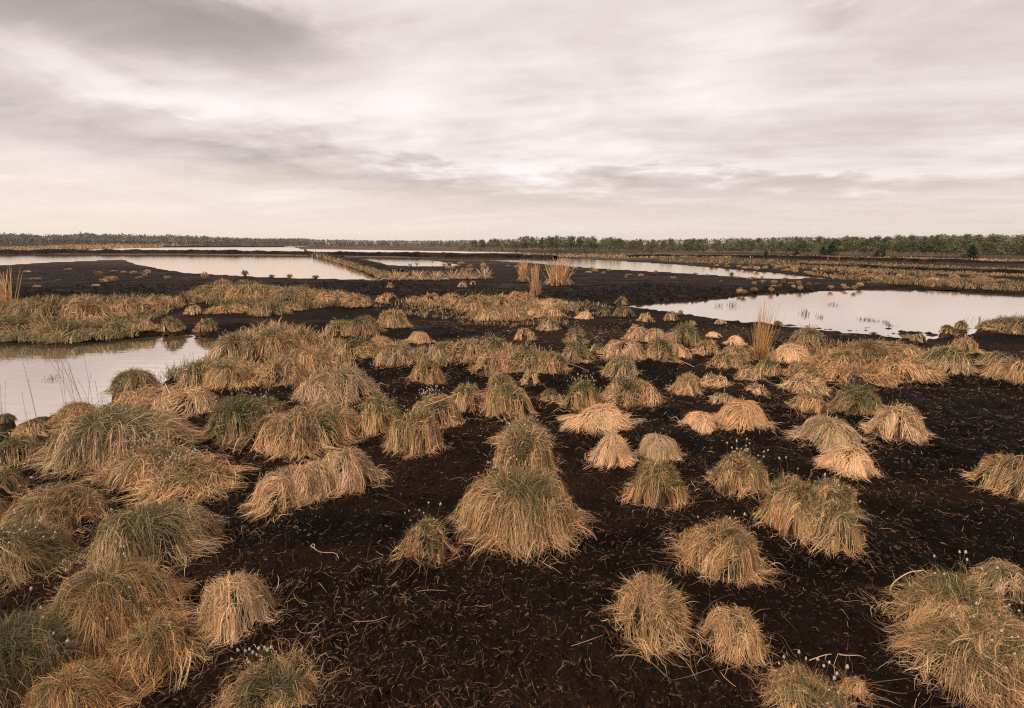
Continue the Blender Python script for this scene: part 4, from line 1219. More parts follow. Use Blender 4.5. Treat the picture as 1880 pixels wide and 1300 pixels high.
cover('dry_grass', 'dry grass joining the humps of the long mound', [(1440, 650), (1500, 632), (1600, 640), (1720, 650), (1720, 690), (1600, 700), (1480, 700)], 900, (8, 20), 'tan', .25, seed=10)
cover('dry_grass', 'dry grass joining the humps of the middle row', [(690, 660), (830, 640), (930, 640), (1030, 660), (1020, 685), (880, 672), (700, 675)], 800, (8, 20), 'tan', .3, seed=11)
cover('dry_grass', 'sparse dry grass along the distant strip', [(740, 556), (900, 548), (1040, 556), (1060, 572), (880, 582), (820, 566)], 800, (6, 13), 'tan', .18, seed=12)


cover('dry_grass', 'low ragged rusty grass on the peat of the middle distance', [(660, 552), (900, 540), (1060, 548), (1130, 566), (1040, 596), (880, 596), (700, 572)], 700, (4, 10), 'brown', .2, seed=15)
cover('green_grass', 'green wet grass along the far waterline of the near pool', [(-60, 606), (120, 612), (250, 604), (250, 618), (120, 629), (-60, 626)], 420, (9, 20), 'brown', .8, seed=13)
cover('green_grass', 'green sedge fringe where the left mass meets the near pool', [(300, 690), (380, 668), (410, 640), (440, 612), (450, 625), (410, 680), (330, 705)], 160, (10, 26), 'grey', .6, seed=14)


# ------------------------------------------------------------------ purple moor grass, upright fans
def moor_grass(px, py, w, h, n, label, tone, lean=0.0, thin=0.45, spread=0.5, group='tall moor grass fans'):
    x, y = ray_ground(px, py)
    rng = np.random.default_rng(int(px * 3 + py))
    sc = (y * math.cos(PITCH)) / FPX
    W0, H0 = w * sc, h * sc
    root = empty('moor_grass', (x, y, float(base_z(x, y))), label=label, category='grass clump', group=group)
    u = rng.normal(0, 0.4, n); v = rng.normal(0, 0.4, n)
    x0, y0 = u * W0 * (0.5 - 0.3 * spread), v * W0 * 0.3
    L = H0 * (0.35 + 0.75 * rng.random(n)) * (1 - 0.12 * np.abs(u))
    t = np.linspace(0, 1, 5)[None, :]
    dx = (u * 0.55 * spread + rng.normal(0, 0.12, n) * spread + lean) * W0
    dy = rng.normal(0, 0.3, n) * W0
    cur = rng.uniform(1.0, 1.9, (n, 1))
    P = np.stack([x0[:, None] + dx[:, None] * t ** cur, y0[:, None] + dy[:, None] * t ** cur, L[:, None] * (t - 0.04 * t ** 3) - 0.02], -1)
    Wd = norm(np.stack([np.ones(n), rng.normal(0, .5, n), np.zeros(n)], -1))[:, None, :] * np.ones((1, 5, 1))
    wid = thin * sc * rng.uniform(0.7, 1.2, (n, 1)) * np.array([1.3, 1.2, 1, .8, .35])[None, :]
    V, F = strips(P, Wd, wid)
    c = np.array(PAL[tone])[None, :] * rng.uniform(0.6, 1.2, (n, 1))
    new_obj('stems', make_mesh('stems', V, F, np.repeat(np.repeat(c, 5, 0), 2, 0), [M_STRAW]), root, kind='stuff')
    nb = int(n * 0.9)
    V, F, C = simple_tuft(nb, W0 * 0.55, H0 * 0.30, int(px), tone, 0.06, 0.75 * sc)
    new_obj('basal_leaves', make_mesh('basal_leaves', V, F, C, [M_STRAW]), root, kind='stuff')
    return root


PAL['amber'] = (0.62, 0.365, 0.15)
moor_grass(1393, 662, 52, 132, 105, 'tall amber moor grass fan standing against the wide pool', 'amber', 0.04, 0.30, 0.7)
moor_grass(1025, 524, 46, 52, 190, 'broad tan moor grass fan, widest of three in the middle distance', 'tan', 0.0, 0.5, 0.75)
moor_grass(983, 545, 22, 66, 90, 'tall narrow tan moor grass fan in front of two others', 'tan', 0.0, 0.5, 0.6)
moor_grass(962, 517, 22, 42, 80, 'short narrow tan moor grass fan left of the broad one', 'tan', -0.1, 0.5, 0.6)
moor_grass(16, 570, 46, 84, 90, 'leaning pinkish tan moor grass fan at far left above the pool', 'tan', -0.25, 0.55, 0.8)
for i, (px, py, w, h, lab) in enumerate([
    (728, 514, 50, 21, 'bushy tan moor grass fan beginning the row by the causeway'),
    (765, 514, 44, 20, 'second bushy moor grass fan of the row by the causeway'),
    (800, 514, 40, 19, 'middle moor grass fan of the row by the causeway'),
    (832, 512, 34, 19, 'low moor grass fan in the row by the causeway'),
    (860, 512, 34, 17, 'lowest moor grass fan in the row by the causeway'),
    (888, 512, 34, 24, 'upright moor grass fan ending the row by the causeway'),
]):
    moor_grass(px, py, w, h, 80, lab, 'grey', 0.0, 0.42, 0.8, 'moor grass row by the causeway')


# ------------------------------------------------------------------ sedge in the pools
def sedge(px, py, w, h, n, label, z=-0.07, dark=False):
    x, y = ray_ground(px, py, z)
    rng = np.random.default_rng(int(px + 5 * py))
    sc = y / FPX
    x0 = rng.normal(0, 0.28, n) * w * sc; y0 = rng.normal(0, 0.5, n) * w * sc
    L = h * sc * rng.uniform(0.4, 1.0, n)
    t = np.linspace(0, 1, 4)[None, :]
    P = np.stack([x0[:, None] + (rng.normal(0, 0.22, n) * L)[:, None] * t ** 1.5, y0[:, None] + 0 * t, L[:, None] * t - 0.02], -1)
    V, F = strips(P, np.tile(np.array([1.0, 0, 0]), (n, 4, 1)), 0.36 * sc * rng.uniform(.6, 1.2, (n, 1)) * np.array([1, 1, .8, .3])[None, :])
    c = np.where(rng.random((n, 1)) < 0.5, np.array([(0.10, 0.10, 0.05)]), np.array([(0.16, 0.11, 0.06)])) * (0.5 if dark else 1)
    me = make_mesh('stems', V, F, np.repeat(np.repeat(c, 4, 0), 2, 0), [M_GREEN])
    root = empty('sedge_clump', (x, y, z), label=label, category='sedge', group='sedge standing in the pools')
    new_obj('stems', me, root, kind='stuff')


for px, py, w, h, n, lab, dk in [
    (1318, 562, 14, 10, 12, 'faint sedge stems near the far corner of the wide pool', 0),
    (1345, 562, 16, 12, 16, 'faint sedge stems farther along the wide pool far shore', 0),
    (1480, 577, 18, 13, 22, 'faint upright sedge stems in the middle of the wide pool', 0),
    (1530, 560, 20, 8, 14, 'low faint sedge line far out in the wide pool', 0),
    (1506, 583, 8, 9, 14, 'single dark sedge tuft out in the wide pool', 1),
    (1582, 587, 12, 7, 16, 'floating dark sedge speck in the wide pool, left of two', 1),
    (1597, 588, 12, 8, 16, 'floating dark sedge speck in the wide pool, right of two', 1),
    (1622, 592, 22, 8, 26, 'floating sedge mat above the darkest one', 1),
    (1634, 598, 12, 6, 26, 'darkest floating sedge mat near the shore', 1),
    (1812, 592, 34, 14, 40, 'upright sedge stems behind the brown tuft in the shallow end', 0),
    (312, 690, 30, 30, 34, 'upright sedge stems in the near pool by the left mass', 0),
    (340, 684, 34, 38, 44, 'tallest sedge stems in the near pool beside the grey green hump', 0),
    (362, 680, 26, 30, 30, 'sedge stems touching the grey green hump', 0),
    (379, 668, 6, 26, 10, 'dark thin sedge stalk at the pool corner', 1),
    (97, 696, 16, 14, 24, 'small sedge tuft alone on the open near pool', 1),
]:
    sedge(px, py, w, h, n, lab, dark=bool(dk))


# ------------------------------------------------------------------ litter on the near peat
def scatter_near(n, rng, r0=1.1, r1=9.0, power=1.6):
    u = rng.random(n)
    r = r0 + (r1 - r0) * u ** power
    a = np.radians(rng.uniform(-56, 56, n))
    return r * np.sin(a), r * np.cos(a)


def wet_mask(x, y):
    k = np.ones(len(x), bool)
    for i in (0, 1):
        k &= poly_sdf(POOL_XY[i], x, y) > 0.25
    return k


def build_litter():
    rng = np.random.default_rng(77)
    # thin curled fibres and straws
    n = 95000
    x, y = scatter_near(n, rng, 1.1, 11.0, 1.25)
    sp = np.array([q[:4] for q in SPOTS])
    m2 = 34000
    w = (sp[:, 2] + sp[:, 3]) / np.hypot(sp[:, 0], sp[:, 1]); j = rng.choice(len(sp), m2, p=w / w.sum())
    a2 = rng.random(m2) * 6.283; r2 = 0.90 + np.abs(rng.normal(0, .22, m2))
    x[:m2] = sp[j, 0] + np.cos(a2) * r2 * sp[j, 2]; y[:m2] = sp[j, 1] + np.sin(a2) * r2 * sp[j, 3]
    halo = np.arange(n) < m2
    dens = 0.35 + 1.5 * fbm(x * 1.1, y * 1.1, 91, 4)
    k = ((rng.random(n) < np.clip(dens, 0.10, 1)) | halo) & wet_mask(x, y) & (y > 0.9)
    x, y, halo = x[k], y[k], halo[k]; n = len(x)
    d = np.hypot(x, y); px1 = np.maximum(y, 1) / 512
    L = (rng.gamma(1.2, 0.6, n) * 0.030 + 0.007) * np.where(halo, 1.8, 1.0)
    a = rng.random(n) * 6.283
    cur = rng.normal(0, 1.15, n)
    t = np.linspace(0, 1, 4)
    ang = a[:, None] + cur[:, None] * (t[None, :] - 0.5)
    seg = L[:, None] / 3
    X = x[:, None] + np.cumsum(np.cos(ang) * seg, 1); Y = y[:, None] + np.cumsum(np.sin(ang) * seg, 1)
    Zg = ground_z(X.ravel(), Y.ravel(), False).reshape(X.shape)
    Z = Zg + 0.004 + rng.random((n, 1)) * 0.012 + 0.3 * L[:, None] * np.abs(rng.normal(0, .35, (n, 1))) * np.sin(np.pi * t)[None, :]
    P = np.stack([X, Y, Z], -1)
    tan = norm(np.gradient(P, axis=1))
    W = norm(np.cross(tan, norm(rng.normal(0, .4, (n, 1, 3)) + np.array([0, -.5, 1.0]))))
    wid = (0.155 * px1)[:, None] * rng.uniform(0.5, 1.2, (n, 1)) * np.array([.7, 1, .9, .4])[None, :]
    V, F = strips(P, W, wid)
    pal = np.array([(0.20, 0.115, 0.06), (0.32, 0.21, 0.12), (0.12, 0.06, 0.035), (0.42, 0.31, 0.19), (0.09, 0.045, 0.026)])
    c = pal[rng.choice(5, n, p=[.32, .14, .28, .06, .20])] * np.where(halo, 2.0, 1.15)[:, None] * rng.uniform(.6, 1.2, (n, 1))
    new_obj('straw_litter', make_mesh('straw_litter', V, F, np.repeat(np.repeat(c, 4, 0), 2, 0), [M_LITTER]), None, kind='stuff',
            label='curled dead straws and root fibres scattered over the near peat')
    # crumbs of peat and bark
    n = 70000
    x, y = scatter_near(n, rng, 1.0, 9.0, 1.3)
    k = wet_mask(x, y)
    x, y = x[k], y[k]; n = len(x)
    z = ground_z(x, y, False)
    s = np.minimum(rng.gamma(1.3, 0.5, n) * 0.0036 + 0.0022, 0.009) * (1 + 0.10 * np.hypot(x, y))
    octv = np.array([(1, 0, 0), (0, 1, 0), (-1, 0, 0), (0, -1, 0), (0, 0, .8), (0, 0, -.6)], float)
    octf = np.array([(0, 1, 4), (1, 2, 4), (2, 3, 4), (3, 0, 4)])
    V = octv[None] * (0.5 + 0.9 * rng.random((n, 6, 3))) * s[:, None, None] * rng.uniform(.6, 1.4, (n, 1, 3)) * np.array([2.0, .62, .62])
    ca, sa = np.cos(a := rng.random(n) * 6.283), np.sin(a)
    V = np.stack([V[..., 0] * ca[:, None] - V[..., 1] * sa[:, None], V[..., 0] * sa[:, None] + V[..., 1] * ca[:, None], V[..., 2]], -1)
    V += np.stack([x, y, z + s * 0.25], -1)[:, None, :]
    F = (octf[None] + (np.arange(n) * 6)[:, None, None]).reshape(-1, 3)
    pal = np.array([(0.005, 0.0033, 0.0025), (0.015, 0.009, 0.006), (0.045, 0.024, 0.013), (0.095, 0.055, 0.031), (0.034, 0.024, 0.018)])
    c = pal[rng.choice(5, n, p=[.30, .30, .24, .05, .11])] * rng.uniform(.6, 1.3, (n, 1))
    new_obj('peat_crumbs', make_mesh('peat_crumbs', V.reshape(-1, 3), F, np.repeat(c, 6, 0), [M_LITTER], smooth=False), None, kind='stuff',
            label='loose black and rusty crumbs of peat on the near ground')
    # clods in the shallow margins of the two near pools
    pts = []
    r = random.Random(4)
    for P in ([(1200, 572), (1330, 585), (1430, 600), (1620, 616), (1760, 606), (1830, 596), (1840, 612), (1720, 626), (1560, 618), (1420, 606), (1290, 590)],
              [(1420, 592), (1700, 606), (1690, 620), (1450, 606)], [(60, 770), (240, 735), (240, 750), (100, 768)], [(280, 620), (460, 606), (440, 622), (300, 628)]):
        for _ in range(34):
            pts.append(ray_ground(*rand_in(P, r), -0.07))
    pts = np.array(pts); n = len(pts)
    s = rng.gamma(1.5, 0.5, n) * 0.028 + 0.012
    V = octv[None] * (0.6 + 0.8 * rng.random((n, 6, 3))) * s[:, None, None] * rng.uniform(.6, 2.2, (n, 1, 1)) * np.array([1.4, 1, .5])
    V += np.stack([pts[:, 0], pts[:, 1], np.full(n, -0.072)], -1)[:, None, :]
    F = (octf[None] + (np.arange(n) * 6)[:, None, None]).reshape(-1, 3)
    c = pal[rng.choice(3, n)]
    new_obj('peat_clods', make_mesh('peat_clods', V.reshape(-1, 3), F, np.repeat(c, 6, 0), [M_LITTER], smooth=False), None, kind='stuff',
            label='small dark clods of peat breaking the water along the pool shores')


build_litter()


def clod_band(label, region, n, size, seed):
    r = random.Random(seed); rng = np.random.default_rng(seed)
    pts = np.array([ray_ground(*rand_in(region, r)) for _ in range(n)])
    z = ground_z(pts[:, 0], pts[:, 1])
    s = np.minimum(rng.gamma(1.5, 0.5, n) * size + size * 0.35, size * 3)
    u = np.array([(1, 0, 0), (.3, .95, 0), (-.8, .6, 0), (-.8, -.6, 0), (.3, -.95, 0), (.6, .1, .6), (-.2, .5, .7), (-.2, -.5, .65), (0, 0, .85)], float)
    f3 = np.array([(0, 1, 5), (1, 6, 5), (1, 2, 6), (2, 3, 6), (3, 7, 6), (3, 4, 7), (4, 5, 7), (4, 0, 5), (5, 6, 8), (6, 7, 8), (7, 5, 8)])
    V = u[None] * (0.7 + 0.6 * rng.random((n, 9, 3))) * s[:, None, None] * rng.uniform(.7, 1.5, (n, 1, 3)) * np.array([1.3, 1, .8])
    V += np.stack([pts[:, 0], pts[:, 1], z - s * 0.15], -1)[:, None, :]
    F = (f3[None] + (np.arange(n) * 9)[:, None, None]).reshape(-1, 3)
    pal = np.array([(0.004, 0.0027, 0.002), (0.008, 0.005, 0.0034), (0.020, 0.0115, 0.007)])
    c = pal[rng.choice(3, n, p=[.5, .35, .15])]
    new_obj('peat_clods', make_mesh('peat_clods', V.reshape(-1, 3), F, np.repeat(c, 9, 0), [M_LITTER], smooth=False), None, kind='stuff', label=label)


clod_band('black broken peat clods along the cut edge', [(-60, 528), (200, 524), (420, 520), (640, 516), (700, 517), (1000, 530), (1180, 545), (1120, 556), (980, 546), (740, 552), (600, 535), (420, 530), (200, 546), (-60, 556)], 5200, 0.040, 8)
clod_band('dark rough peat clods between the long pool and wide pool', [(1040, 525), (1180, 522), (1340, 530), (1500, 528), (1480, 536), (1300, 548), (1180, 556), (1080, 545)], 3200, 0.040, 9)
clod_band('dark clods strewn on the open peat to the right', [(1650, 720), (1880, 720), (1880, 850), (1700, 830)], 900, 0.007, 10)


def tube(name, pts, rad, col, label, cat, group=None):
    pts = np.array(pts, float); n = len(pts)
    # smooth the polyline
    tt = np.linspace(0, n - 1, n * 4)
    P = np.stack([np.interp(tt, np.arange(n), pts[:, i]) for i in range(3)], -1)
    for _ in range(3):
        P[1:-1] = 0.25 * P[:-2] + 0.5 * P[1:-1] + 0.25 * P[2:]
    tan = norm(np.gradient(P, axis=0))
    A = norm(np.cross(tan, np.array([0.1, 0.2, 1.0]))); B = np.cross(A, tan)
    m = 5
    ang = np.arange(m) * 2 * np.pi / m
    rr = rad * (1 - 0.35 * np.linspace(0, 1, len(P)))
    V = P[:, None, :] + rr[:, None, None] * (A[:, None, :] * np.cos(ang)[None, :, None] + B[:, None, :] * np.sin(ang)[None, :, None])
    k = len(P)
    i = np.arange(k - 1)[:, None] * m + np.arange(m)[None, :]
    j = np.arange(k - 1)[:, None] * m + (np.arange(m)[None, :] + 1) % m
    F = np.stack([i, j, j + m, i + m], -1).reshape(-1, 4)
    o = P[0].copy()
    me = make_mesh(name, V.reshape(-1, 3) - o, F, np.tile(col, (k * m, 1)), [M_LITTER])
    ob = new_obj(name, me, None, label=label, category=cat)
    ob.location = o
    if group:
        ob['group'] = group


def stalk(pix, rad, col, label, z=None):
    pts = []
    for i, p in enumerate(pix):
        zz = p[2] if len(p) > 2 else None
        x, y = ray_ground(p[0], p[1], zz)
        g = float(ground_z(np.array([x]), np.array([y]), False)[0]) + 0.012 if zz is None else zz
        pts.append((x, y, g))
    tube('dry_stalk', pts, rad, col, label, 'stalk', 'dry stalks lying on the peat')


PALE = (0.50, 0.36, 0.25); RUST = (0.34, 0.19, 0.11)
stalk([(578, 1021), (571, 1017), (576, 1012), (580, 1017), (577, 1023), (590, 1027), (618, 1029), (623, 1038)], .0019, PALE, 'pale hook shaped stalk lying on dark peat')
stalk([(1487, 1204), (1520, 1206), (1556, 1213), (1576, 1211), (1592, 1199)], .0019, PALE, 'pale gently curved stalk lying before the shaggy corner tussock')
stalk([(1128, 1226), (1170, 1232), (1200, 1240), (1222, 1260)], .0015, RUST, 'rusty bent stalk lying below the straggly tussock')
stalk([(547, 1158), (544, 1168), (555, 1183), (583, 1181)], .0013, RUST, 'small V shaped rusty stalk on dark peat')
stalk([(650, 1160), (690, 1158), (712, 1154)], .0017, RUST, 'short straight rusty stalk in the middle of the peat')
stalk([(1048, 1205), (1075, 1205), (1104, 1203)], .0013, RUST, 'short rusty stalk left of the straggly tussock foot')
stalk([(766, 1094), (790, 1088), (820, 1090)], .0016, RUST, 'thin rusty stalk below the small green and straw tuft')
stalk([(872, 1114), (890, 1112), (903, 1109), (898, 1116)], .0013, RUST, 'folded rusty stalk on open peat')
stalk([(1252, 664), (1275, 669), (1300, 677)], .0060, (0.36, 0.27, 0.19), 'pale stick lying on peat behind the pale lying tussock')
stalk([(1036, 675), (1060, 680), (1082, 686)], .0065, (0.20, 0.16, 0.12), 'grey stick lying on peat right of the middle row')
stalk([(778, 746, .34), (810, 735, .37), (845, 721, .42)], .0030, (0.66, 0.48, 0.25), 'yellow straw leaning across the cotton rimmed tussock')
stalk([(1655, 1103, .10), (1632, 1090, .16), (1638, 1070, .22), (1668, 1050, .27), (1695, 1047, .27)], .0030, (0.52, 0.36, 0.2), 'arched straw loop at the side of the shaggy corner tussock')
stalk([(90, 1219, .1), (112, 1206, .12), (132, 1199, .12)], .0028, (0.6, 0.42, 0.24), 'pale split straw lying on the orange tussock skirt')
stalk([(1245, 735), (1262, 744), (1272, 746)], .0055, (0.10, 0.075, 0.055), 'dark stick lying before the half green tussock')


# ------------------------------------------------------------------ trees, bushes, far woods
def leaf_cloud(rng, n, centres, rad, size, cols, flat=0.8):
    k = rng.integers(0, len(centres), n)
    c = np.asarray(centres)[k]
    d = norm(rng.normal(0, 1, (n, 3)))
    r = rng.random(n) ** 0.5 * np.asarray(rad)[k]
    p = c + d * r[:, None] * np.array([1, 1, flat])
    a = norm(rng.normal(0, 1, (n, 3))); b = norm(np.cross(a, rng.normal(0, 1, (n, 3))))
    s = size * rng.uniform(.6, 1.3, (n, 1))
    V = np.stack([p - a * s, p + b * s * .6, p + a * s, p - b * s * .6], 1).reshape(-1, 3)
    F = np.arange(n * 4).reshape(-1, 4)
    lc = np.asarray(cols)[rng.integers(0, len(cols), len(centres))][k] * rng.uniform(.7, 1.25, (n, 1))
    return V, F, np.repeat(lc, 4, 0)


def taper(P, r0, r1, m=6):
    P = np.asarray(P, float); k = len(P)
    tan = norm(np.gradient(P, axis=0)); A = norm(np.cross(tan, np.array([0.3, 1, 0.1]))); B = np.cross(A, tan)
    ang = np.arange(m) * 2 * np.pi / m
    rr = np.linspace(r0, r1, k)
    V = (P[:, None, :] + rr[:, None, None] * (A[:, None, :] * np.cos(ang)[None, :, None] + B[:, None, :] * np.sin(ang)[None, :, None])).reshape(-1, 3)
    i = np.arange(k - 1)[:, None] * m + np.arange(m)[None, :]; j = np.arange(k - 1)[:, None] * m + (np.arange(m)[None, :] + 1) % m
    return V, np.stack([i, j, j + m, i + m], -1).reshape(-1, 4)


LEAF_BIRCH = [(0.125, 0.135, 0.058), (0.155, 0.16, 0.066), (0.14, 0.122, 0.068), (0.185, 0.178, 0.075), (0.10, 0.11, 0.052)]
LEAF_PINE = [(0.012, 0.022, 0.011), (0.016, 0.026, 0.013), (0.010, 0.018, 0.010)]
LEAF_WILLOW = [(0.11, 0.105, 0.045), (0.14, 0.12, 0.055), (0.09, 0.085, 0.04)]


def tree_kind(seed, kind):
    """unit height tree: returns (trunk mesh, crown mesh)"""
    rng = np.random.default_rng(seed)
    tr = []
    if kind == 'birch':
        top = rng.normal(0, .05, 2)
        z = np.linspace(-.02, .92, 7)
        P = np.stack([top[0] * z ** 2, top[1] * z ** 2, z], -1)
        V, F = taper(P, .011, .003); tr.append((V, F, np.tile((0.24, 0.205, 0.165), (len(V), 1))))
        cs, rd = [], []
        for i in range(22):
            h = rng.uniform(.04, .86) if i > 6 else rng.uniform(.04, .4); a = rng.random() * 6.28; L = (1.02 - h) * rng.uniform(.28, .48) + .05
            b = np.array([top[0] * h * h, top[1] * h * h, h]); e = b + np.array([math.cos(a) * L, math.sin(a) * L, L * rng.uniform(.6, 1.1)])
            V, F = taper([b, (b + e) / 2 + (0, 0, .01), e], .006, .002, 4); tr.append((V, F, np.tile((0.14, 0.11, 0.09), (len(V), 1))))
            cs.append(b * .35 + e * .65); rd.append(rng.uniform(.10, .18))
        cs.append(np.array([*top, .93])); rd.append(.09)
        crown = leaf_cloud(rng, 1000, cs, rd, .028, LEAF_BIRCH, 1.2)
    elif kind == 'pine':
        z = np.linspace(-.02, .95, 5)
        V, F = taper(np.stack([0 * z, 0 * z, z], -1), .03, .006); tr.append((V, F, np.tile((0.09, 0.06, 0.045), (len(V), 1))))
        cs, rd = [], []
        for h in np.linspace(.12, .95, 9):
            for _ in range(3 if h < .8 else 1):
                a = rng.random() * 6.28; L = (1.05 - h) * rng.uniform(.25, .45)
                cs.append((math.cos(a) * L, math.sin(a) * L, h)); rd.append(.06 + (1 - h) * .13)
        crown = leaf_cloud(rng, 900, cs, [q * 1.5 for q in rd], .045, LEAF_PINE, .8)
    elif kind == 'bush':
        cs, rd = [], []
        for i in range(9):
            a = rng.random() * 6.28; L = rng.uniform(.1, .55)
            b = np.array([math.cos(a) * .05, math.sin(a) * .05, 0]); e = np.array([math.cos(a) * L, math.sin(a) * L, rng.uniform(.35, .85) * (1.1 - .6 * L)])
            V, F = taper([b, (b + e) / 2 + (0, 0, .06), e], .02, .006, 4); tr.append((V, F, np.tile((0.12, 0.09, 0.065), (len(V), 1))))
            cs.append(e * .9); rd.append(rng.uniform(.17, .28))
        crown = leaf_cloud(rng, 520, cs, rd, .032, LEAF_WILLOW, .85)
    else:
        raise ValueError
    V, F, C = merge(tr)
    t = make_mesh('trunk' if kind != 'bush' else 'branches', V, F, C, [M_LEAF])
    c = make_mesh('crown' if kind != 'bush' else 'foliage', *crown, [M_LEAF], smooth=False)
    return t, c


KINDS = {'birch': [tree_kind(s, 'birch') for s in range(6)], 'pine': [tree_kind(20 + s, 'pine') for s in range(2)],
         'bush': [tree_kind(40 + s, 'bush') for s in range(4)]}
rt = random.Random(21)


def plant(kind, px, py, h_px, label, group, aspect=1.0, z=None, push=1.0):
    x, y = ray_ground(px, py)
    x, y = x * push, y * push
    zb = float(base_z(x, y))
    k = rt.randrange(len(KINDS[kind]))
    tme, cme = KINDS[kind][k]
    nm = {'birch': 'birch_tree', 'pine': 'pine_tree', 'bush': 'willow_bush'}[kind]
    root = bpy.data.objects.new(nm, None); COL.objects.link(root)
    root.empty_display_size = 0.3
    root['label'] = label; root['category'] = 'bush' if kind == 'bush' else 'tree'
    if group:
        root['group'] = group
    h = h_px * y / FPX
    root.location = (x, y, zb)
    root.scale = (h * aspect, h * aspect, h)
    root.rotation_euler = (0, 0, rt.uniform(0, 6.28))
    a = bpy.data.objects.new(tme.name.split('.')[0], tme); COL.objects.link(a); a.parent = root
    b = bpy.data.objects.new(cme.name.split('.')[0], cme); COL.objects.link(b); b.parent = root
    b['kind'] = 'stuff'


def interp(x, xs, ys):
    return float(np.interp(x, xs, ys))


# woodland edge behind the pools on the right
for row, (push, n, dh) in enumerate([(1.0, 58, 0), (1.16, 62, 1.5), (1.34, 62, 3.0)]):
    for i in range(n):
        px = 1120 + (1960 - 1120) * (i + rt.uniform(-.4, .4)) / n
        base = interp(px, [1120, 1300, 1500, 1700, 1880, 1960], [463.5, 465.5, 468.5, 471, 474, 476])
        top = interp(px, [1120, 1200, 1300, 1400, 1500, 1600, 1700, 1800, 1960], [440, 440.5, 440, 438.5, 436.5, 435.5, 433, 433, 432])
        # foot seen farther back is hidden; keep the crown line
        hp = (base - top) * rt.uniform(.62, 1.05)
        x, y = ray_ground(px, base)
        y2 = y * push
        foot_px = 445 + FPX * (CAM_H - float(base_z(x * push, y2))) / y2
        hp2 = max(foot_px - top, 8) * rt.uniform(.78, 1.08)
        plant('birch', px, base, hp if row == 0 else hp2, 'pale stemmed birch with thin olive spring leaves in the woodland edge', 'birches of the woodland edge', rt.uniform(1.0, 1.5), push=push)
# the block of taller trees in the middle
for row, push in enumerate([1.0, 1.14]):
    for i in range(30):
        px = 872 + (1140 - 872) * (i + rt.uniform(-.4, .4)) / 30
        base = interp(px, [870, 960, 1140], [459, 461, 463])
        top = interp(px, [870, 900, 940, 960, 1080, 1130, 1140], [441, 439, 439, 434.5, 435, 437.5, 440])
        x, y = ray_ground(px, base)
        foot_px = 445 + FPX * (CAM_H - float(base_z(x * push, y * push))) / (y * push)
        plant('birch', px, base, max(foot_px - top, 8) * rt.uniform(.88, 1.05), 'tall leafy birch in the dense copse behind the bushes', 'birches of the dense copse', rt.uniform(1.0, 1.45), push=push)
# bushes in front of the copse and along the left shore
for i in range(34):
    px = 850 + 360 * (i + rt.uniform(-.4, .4)) / 34
    base = interp(px, [850, 960, 1050, 1210], [461, 466, 468.5, 467]) + rt.uniform(-1.5, 1)
    plant('bush', px, base, rt.uniform(7, 13) + (4 if 1010 < px < 1110 else 0), 'olive willow bush in the scrub before the dense copse', 'willow bushes before the copse', rt.uniform(1.0, 1.5))
for i in range(40):
    px = -40 + 600 * (i + rt.uniform(-.45, .45)) / 40
    base = interp(px, [-40, 60, 200, 400, 560], [457, 456, 452.5, 450.5, 449.5]) + rt.uniform(-1.0, .8)
    plant('bush', px, base, rt.uniform(4, 9), 'yellowish willow bush on the far left shore', 'willow bushes on the left shore', rt.uniform(1.0, 1.5))
for px, py, h, lab in [(286, 452.5, 13, 'tallest yellow green willow bush on the far left shore'), (230, 453, 11, 'broad yellow green willow bush left of the tallest one'),
                       (165, 454, 10, 'rounded green willow bush above the grass of the far left shore')]:
    plant('bush', px, py, h, lab, None, 1.1)
for px, py, h, asp, lab in [(1525, 471.5, 25, 1.15, 'dark rounded pine standing before the birch edge'), (1509, 470.5, 18, .9, 'slim dark pine touching the rounded pine'),
                            (1780, 477, 27, 1.15, 'largest dark pine before the birch edge'), (1406, 474, 14, 1.0, 'small dark pine out on the open bank'),
                            (1462, 470, 11, 1.3, 'low dark pine shrub at the birch edge'), (1608, 473, 12, 1.3, 'low dark pine shrub right of the rounded pine'),
                            (1622, 473.5, 12, 1.0, 'small dark pine shrub, right one of a pair'), (1452, 484.5, 8, .5, 'tiny dark sapling on the straight bank'), (922, 462, 8, .5, 'dark cone shaped pine among the willow bushes'),
                            (180, 463, 6, .7, 'low black bush on the long peat bank')]:
    plant('pine', px, py, h, lab, None, asp)
for px, py, h, w, lab in [(753, 492, 12, 12, 'small round leafless sapling in the triangular pool, left of two'), (765, 489, 10, 6, 'slim sapling in the triangular pool'),
                          (794, 484, 8, 7, 'small round sapling at the far end of the triangular pool')]:
    plant('bush', px, py, h, lab, 'saplings in the triangular pool', .6)


def far_woods(name, label, xs, bases, tops, n, seed, cols, zdist):
    rng = np.random.default_rng(seed)
    u = rng.random(n)
    px = xs[0] + (xs[-1] - xs[0]) * u
    top = np.interp(px, xs, tops)
    y = zdist * rng.uniform(.9, 1.2, n)
    x = (px - 940) / FPX * y
    zb = base_z(x, y)
    h = np.maximum(CAM_H + (445 - top) / FPX * y - zb, 2.0) * rng.uniform(.80, 1.04, n)
    Vs, Fs, Cs = [], [], []
    m = 44
    for i in range(n):
        w = h[i] * rng.uniform(.4, .62)
        cs = [(rng.normal(0, w * .5), rng.normal(0, w * .5), h[i] * q) for q in (.08, .3, .52, .72, .85)]
        V, F, C = leaf_cloud(rng, m, cs, [w * .9, w * .9, w * .75, w * .55, w * .35], h[i] * .085, cols, 1.0)
        Vs.append(V + np.array([x[i], y[i], zb[i]])); Fs.append(F + i * m * 4); Cs.append(C)
    me = make_mesh(name, np.concatenate(Vs), np.concatenate(Fs), np.concatenate(Cs), [M_LEAF], smooth=False)
    new_obj(name, me, None, kind='stuff', label=label)


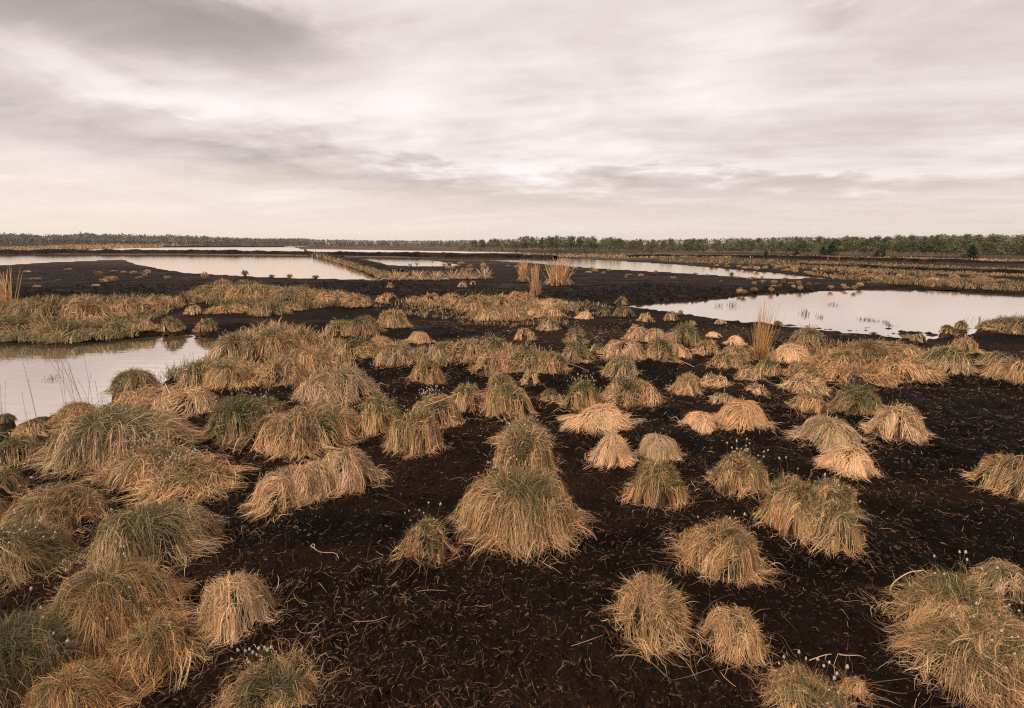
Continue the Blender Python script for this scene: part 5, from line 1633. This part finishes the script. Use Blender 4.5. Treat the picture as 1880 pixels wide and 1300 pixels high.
FARC = [(0.12, 0.11, 0.075), (0.14, 0.122, 0.082), (0.10, 0.10, 0.07), (0.155, 0.135, 0.09)]
FARD = [(0.08, 0.085, 0.06), (0.10, 0.096, 0.065), (0.13, 0.118, 0.075)]
far_woods('far_woods', 'long grey green wood along the left horizon', [-120, 0, 40, 150, 165, 280, 300, 330, 400, 470, 560], [0] * 11,
          [430, 430.5, 429.5, 431.5, 428.5, 432, 434, 431, 434.5, 437.5, 440], 760, 1, FARC, 560)
far_woods('far_woods', 'low dark wood on the middle horizon', [440, 560, 600, 700, 800, 880], [0] * 6, [437.5, 437.5, 439.5, 441, 441.5, 440.5], 760, 2, FARC, 900)
far_woods('far_woods', 'hazy wood rising behind the right hand birches', [1100, 1180, 1260, 1400, 1440, 1600, 1700, 1715, 1740, 1960], [0] * 10,
          [439.5, 440, 439, 436.5, 435, 437, 433, 430, 433, 430.5], 640, 3, FARC, 420)
far_woods('far_woods', 'low scrub below the left horizon wood', [-120, 100, 300, 500, 700, 900], [0] * 6, [438, 439.5, 441.5, 443, 444.5, 445], 640, 4, FARD, 330)


# ------------------------------------------------------------------ thin air haze over the whole plain
def build_haze():
    m, T, out = mat('haze')
    pv = T.n('ShaderNodeVolumePrincipled')
    pv.inputs['Color'].default_value = (0.99, 0.975, 0.96, 1)
    pv.inputs['Density'].default_value = 0.00014
    pv.inputs['Anisotropy'].default_value = 0.2
    T.link(pv.outputs[0], out.inputs['Volume'])
    S, z0, z1 = 2600.0, -12.0, 25.0
    V = [(-S, -S, z0), (S, -S, z0), (S, S, z0), (-S, S, z0), (-S, -S, z1), (S, -S, z1), (S, S, z1), (-S, S, z1)]
    F = [(0, 3, 2, 1), (4, 5, 6, 7), (0, 1, 5, 4), (1, 2, 6, 5), (2, 3, 7, 6), (3, 0, 4, 7)]
    me = bpy.data.meshes.new('haze'); me.from_pydata(V, [], F); me.materials.append(m)
    new_obj('haze', me, kind='stuff', label='thin pale haze in the air over the plain')


build_haze()
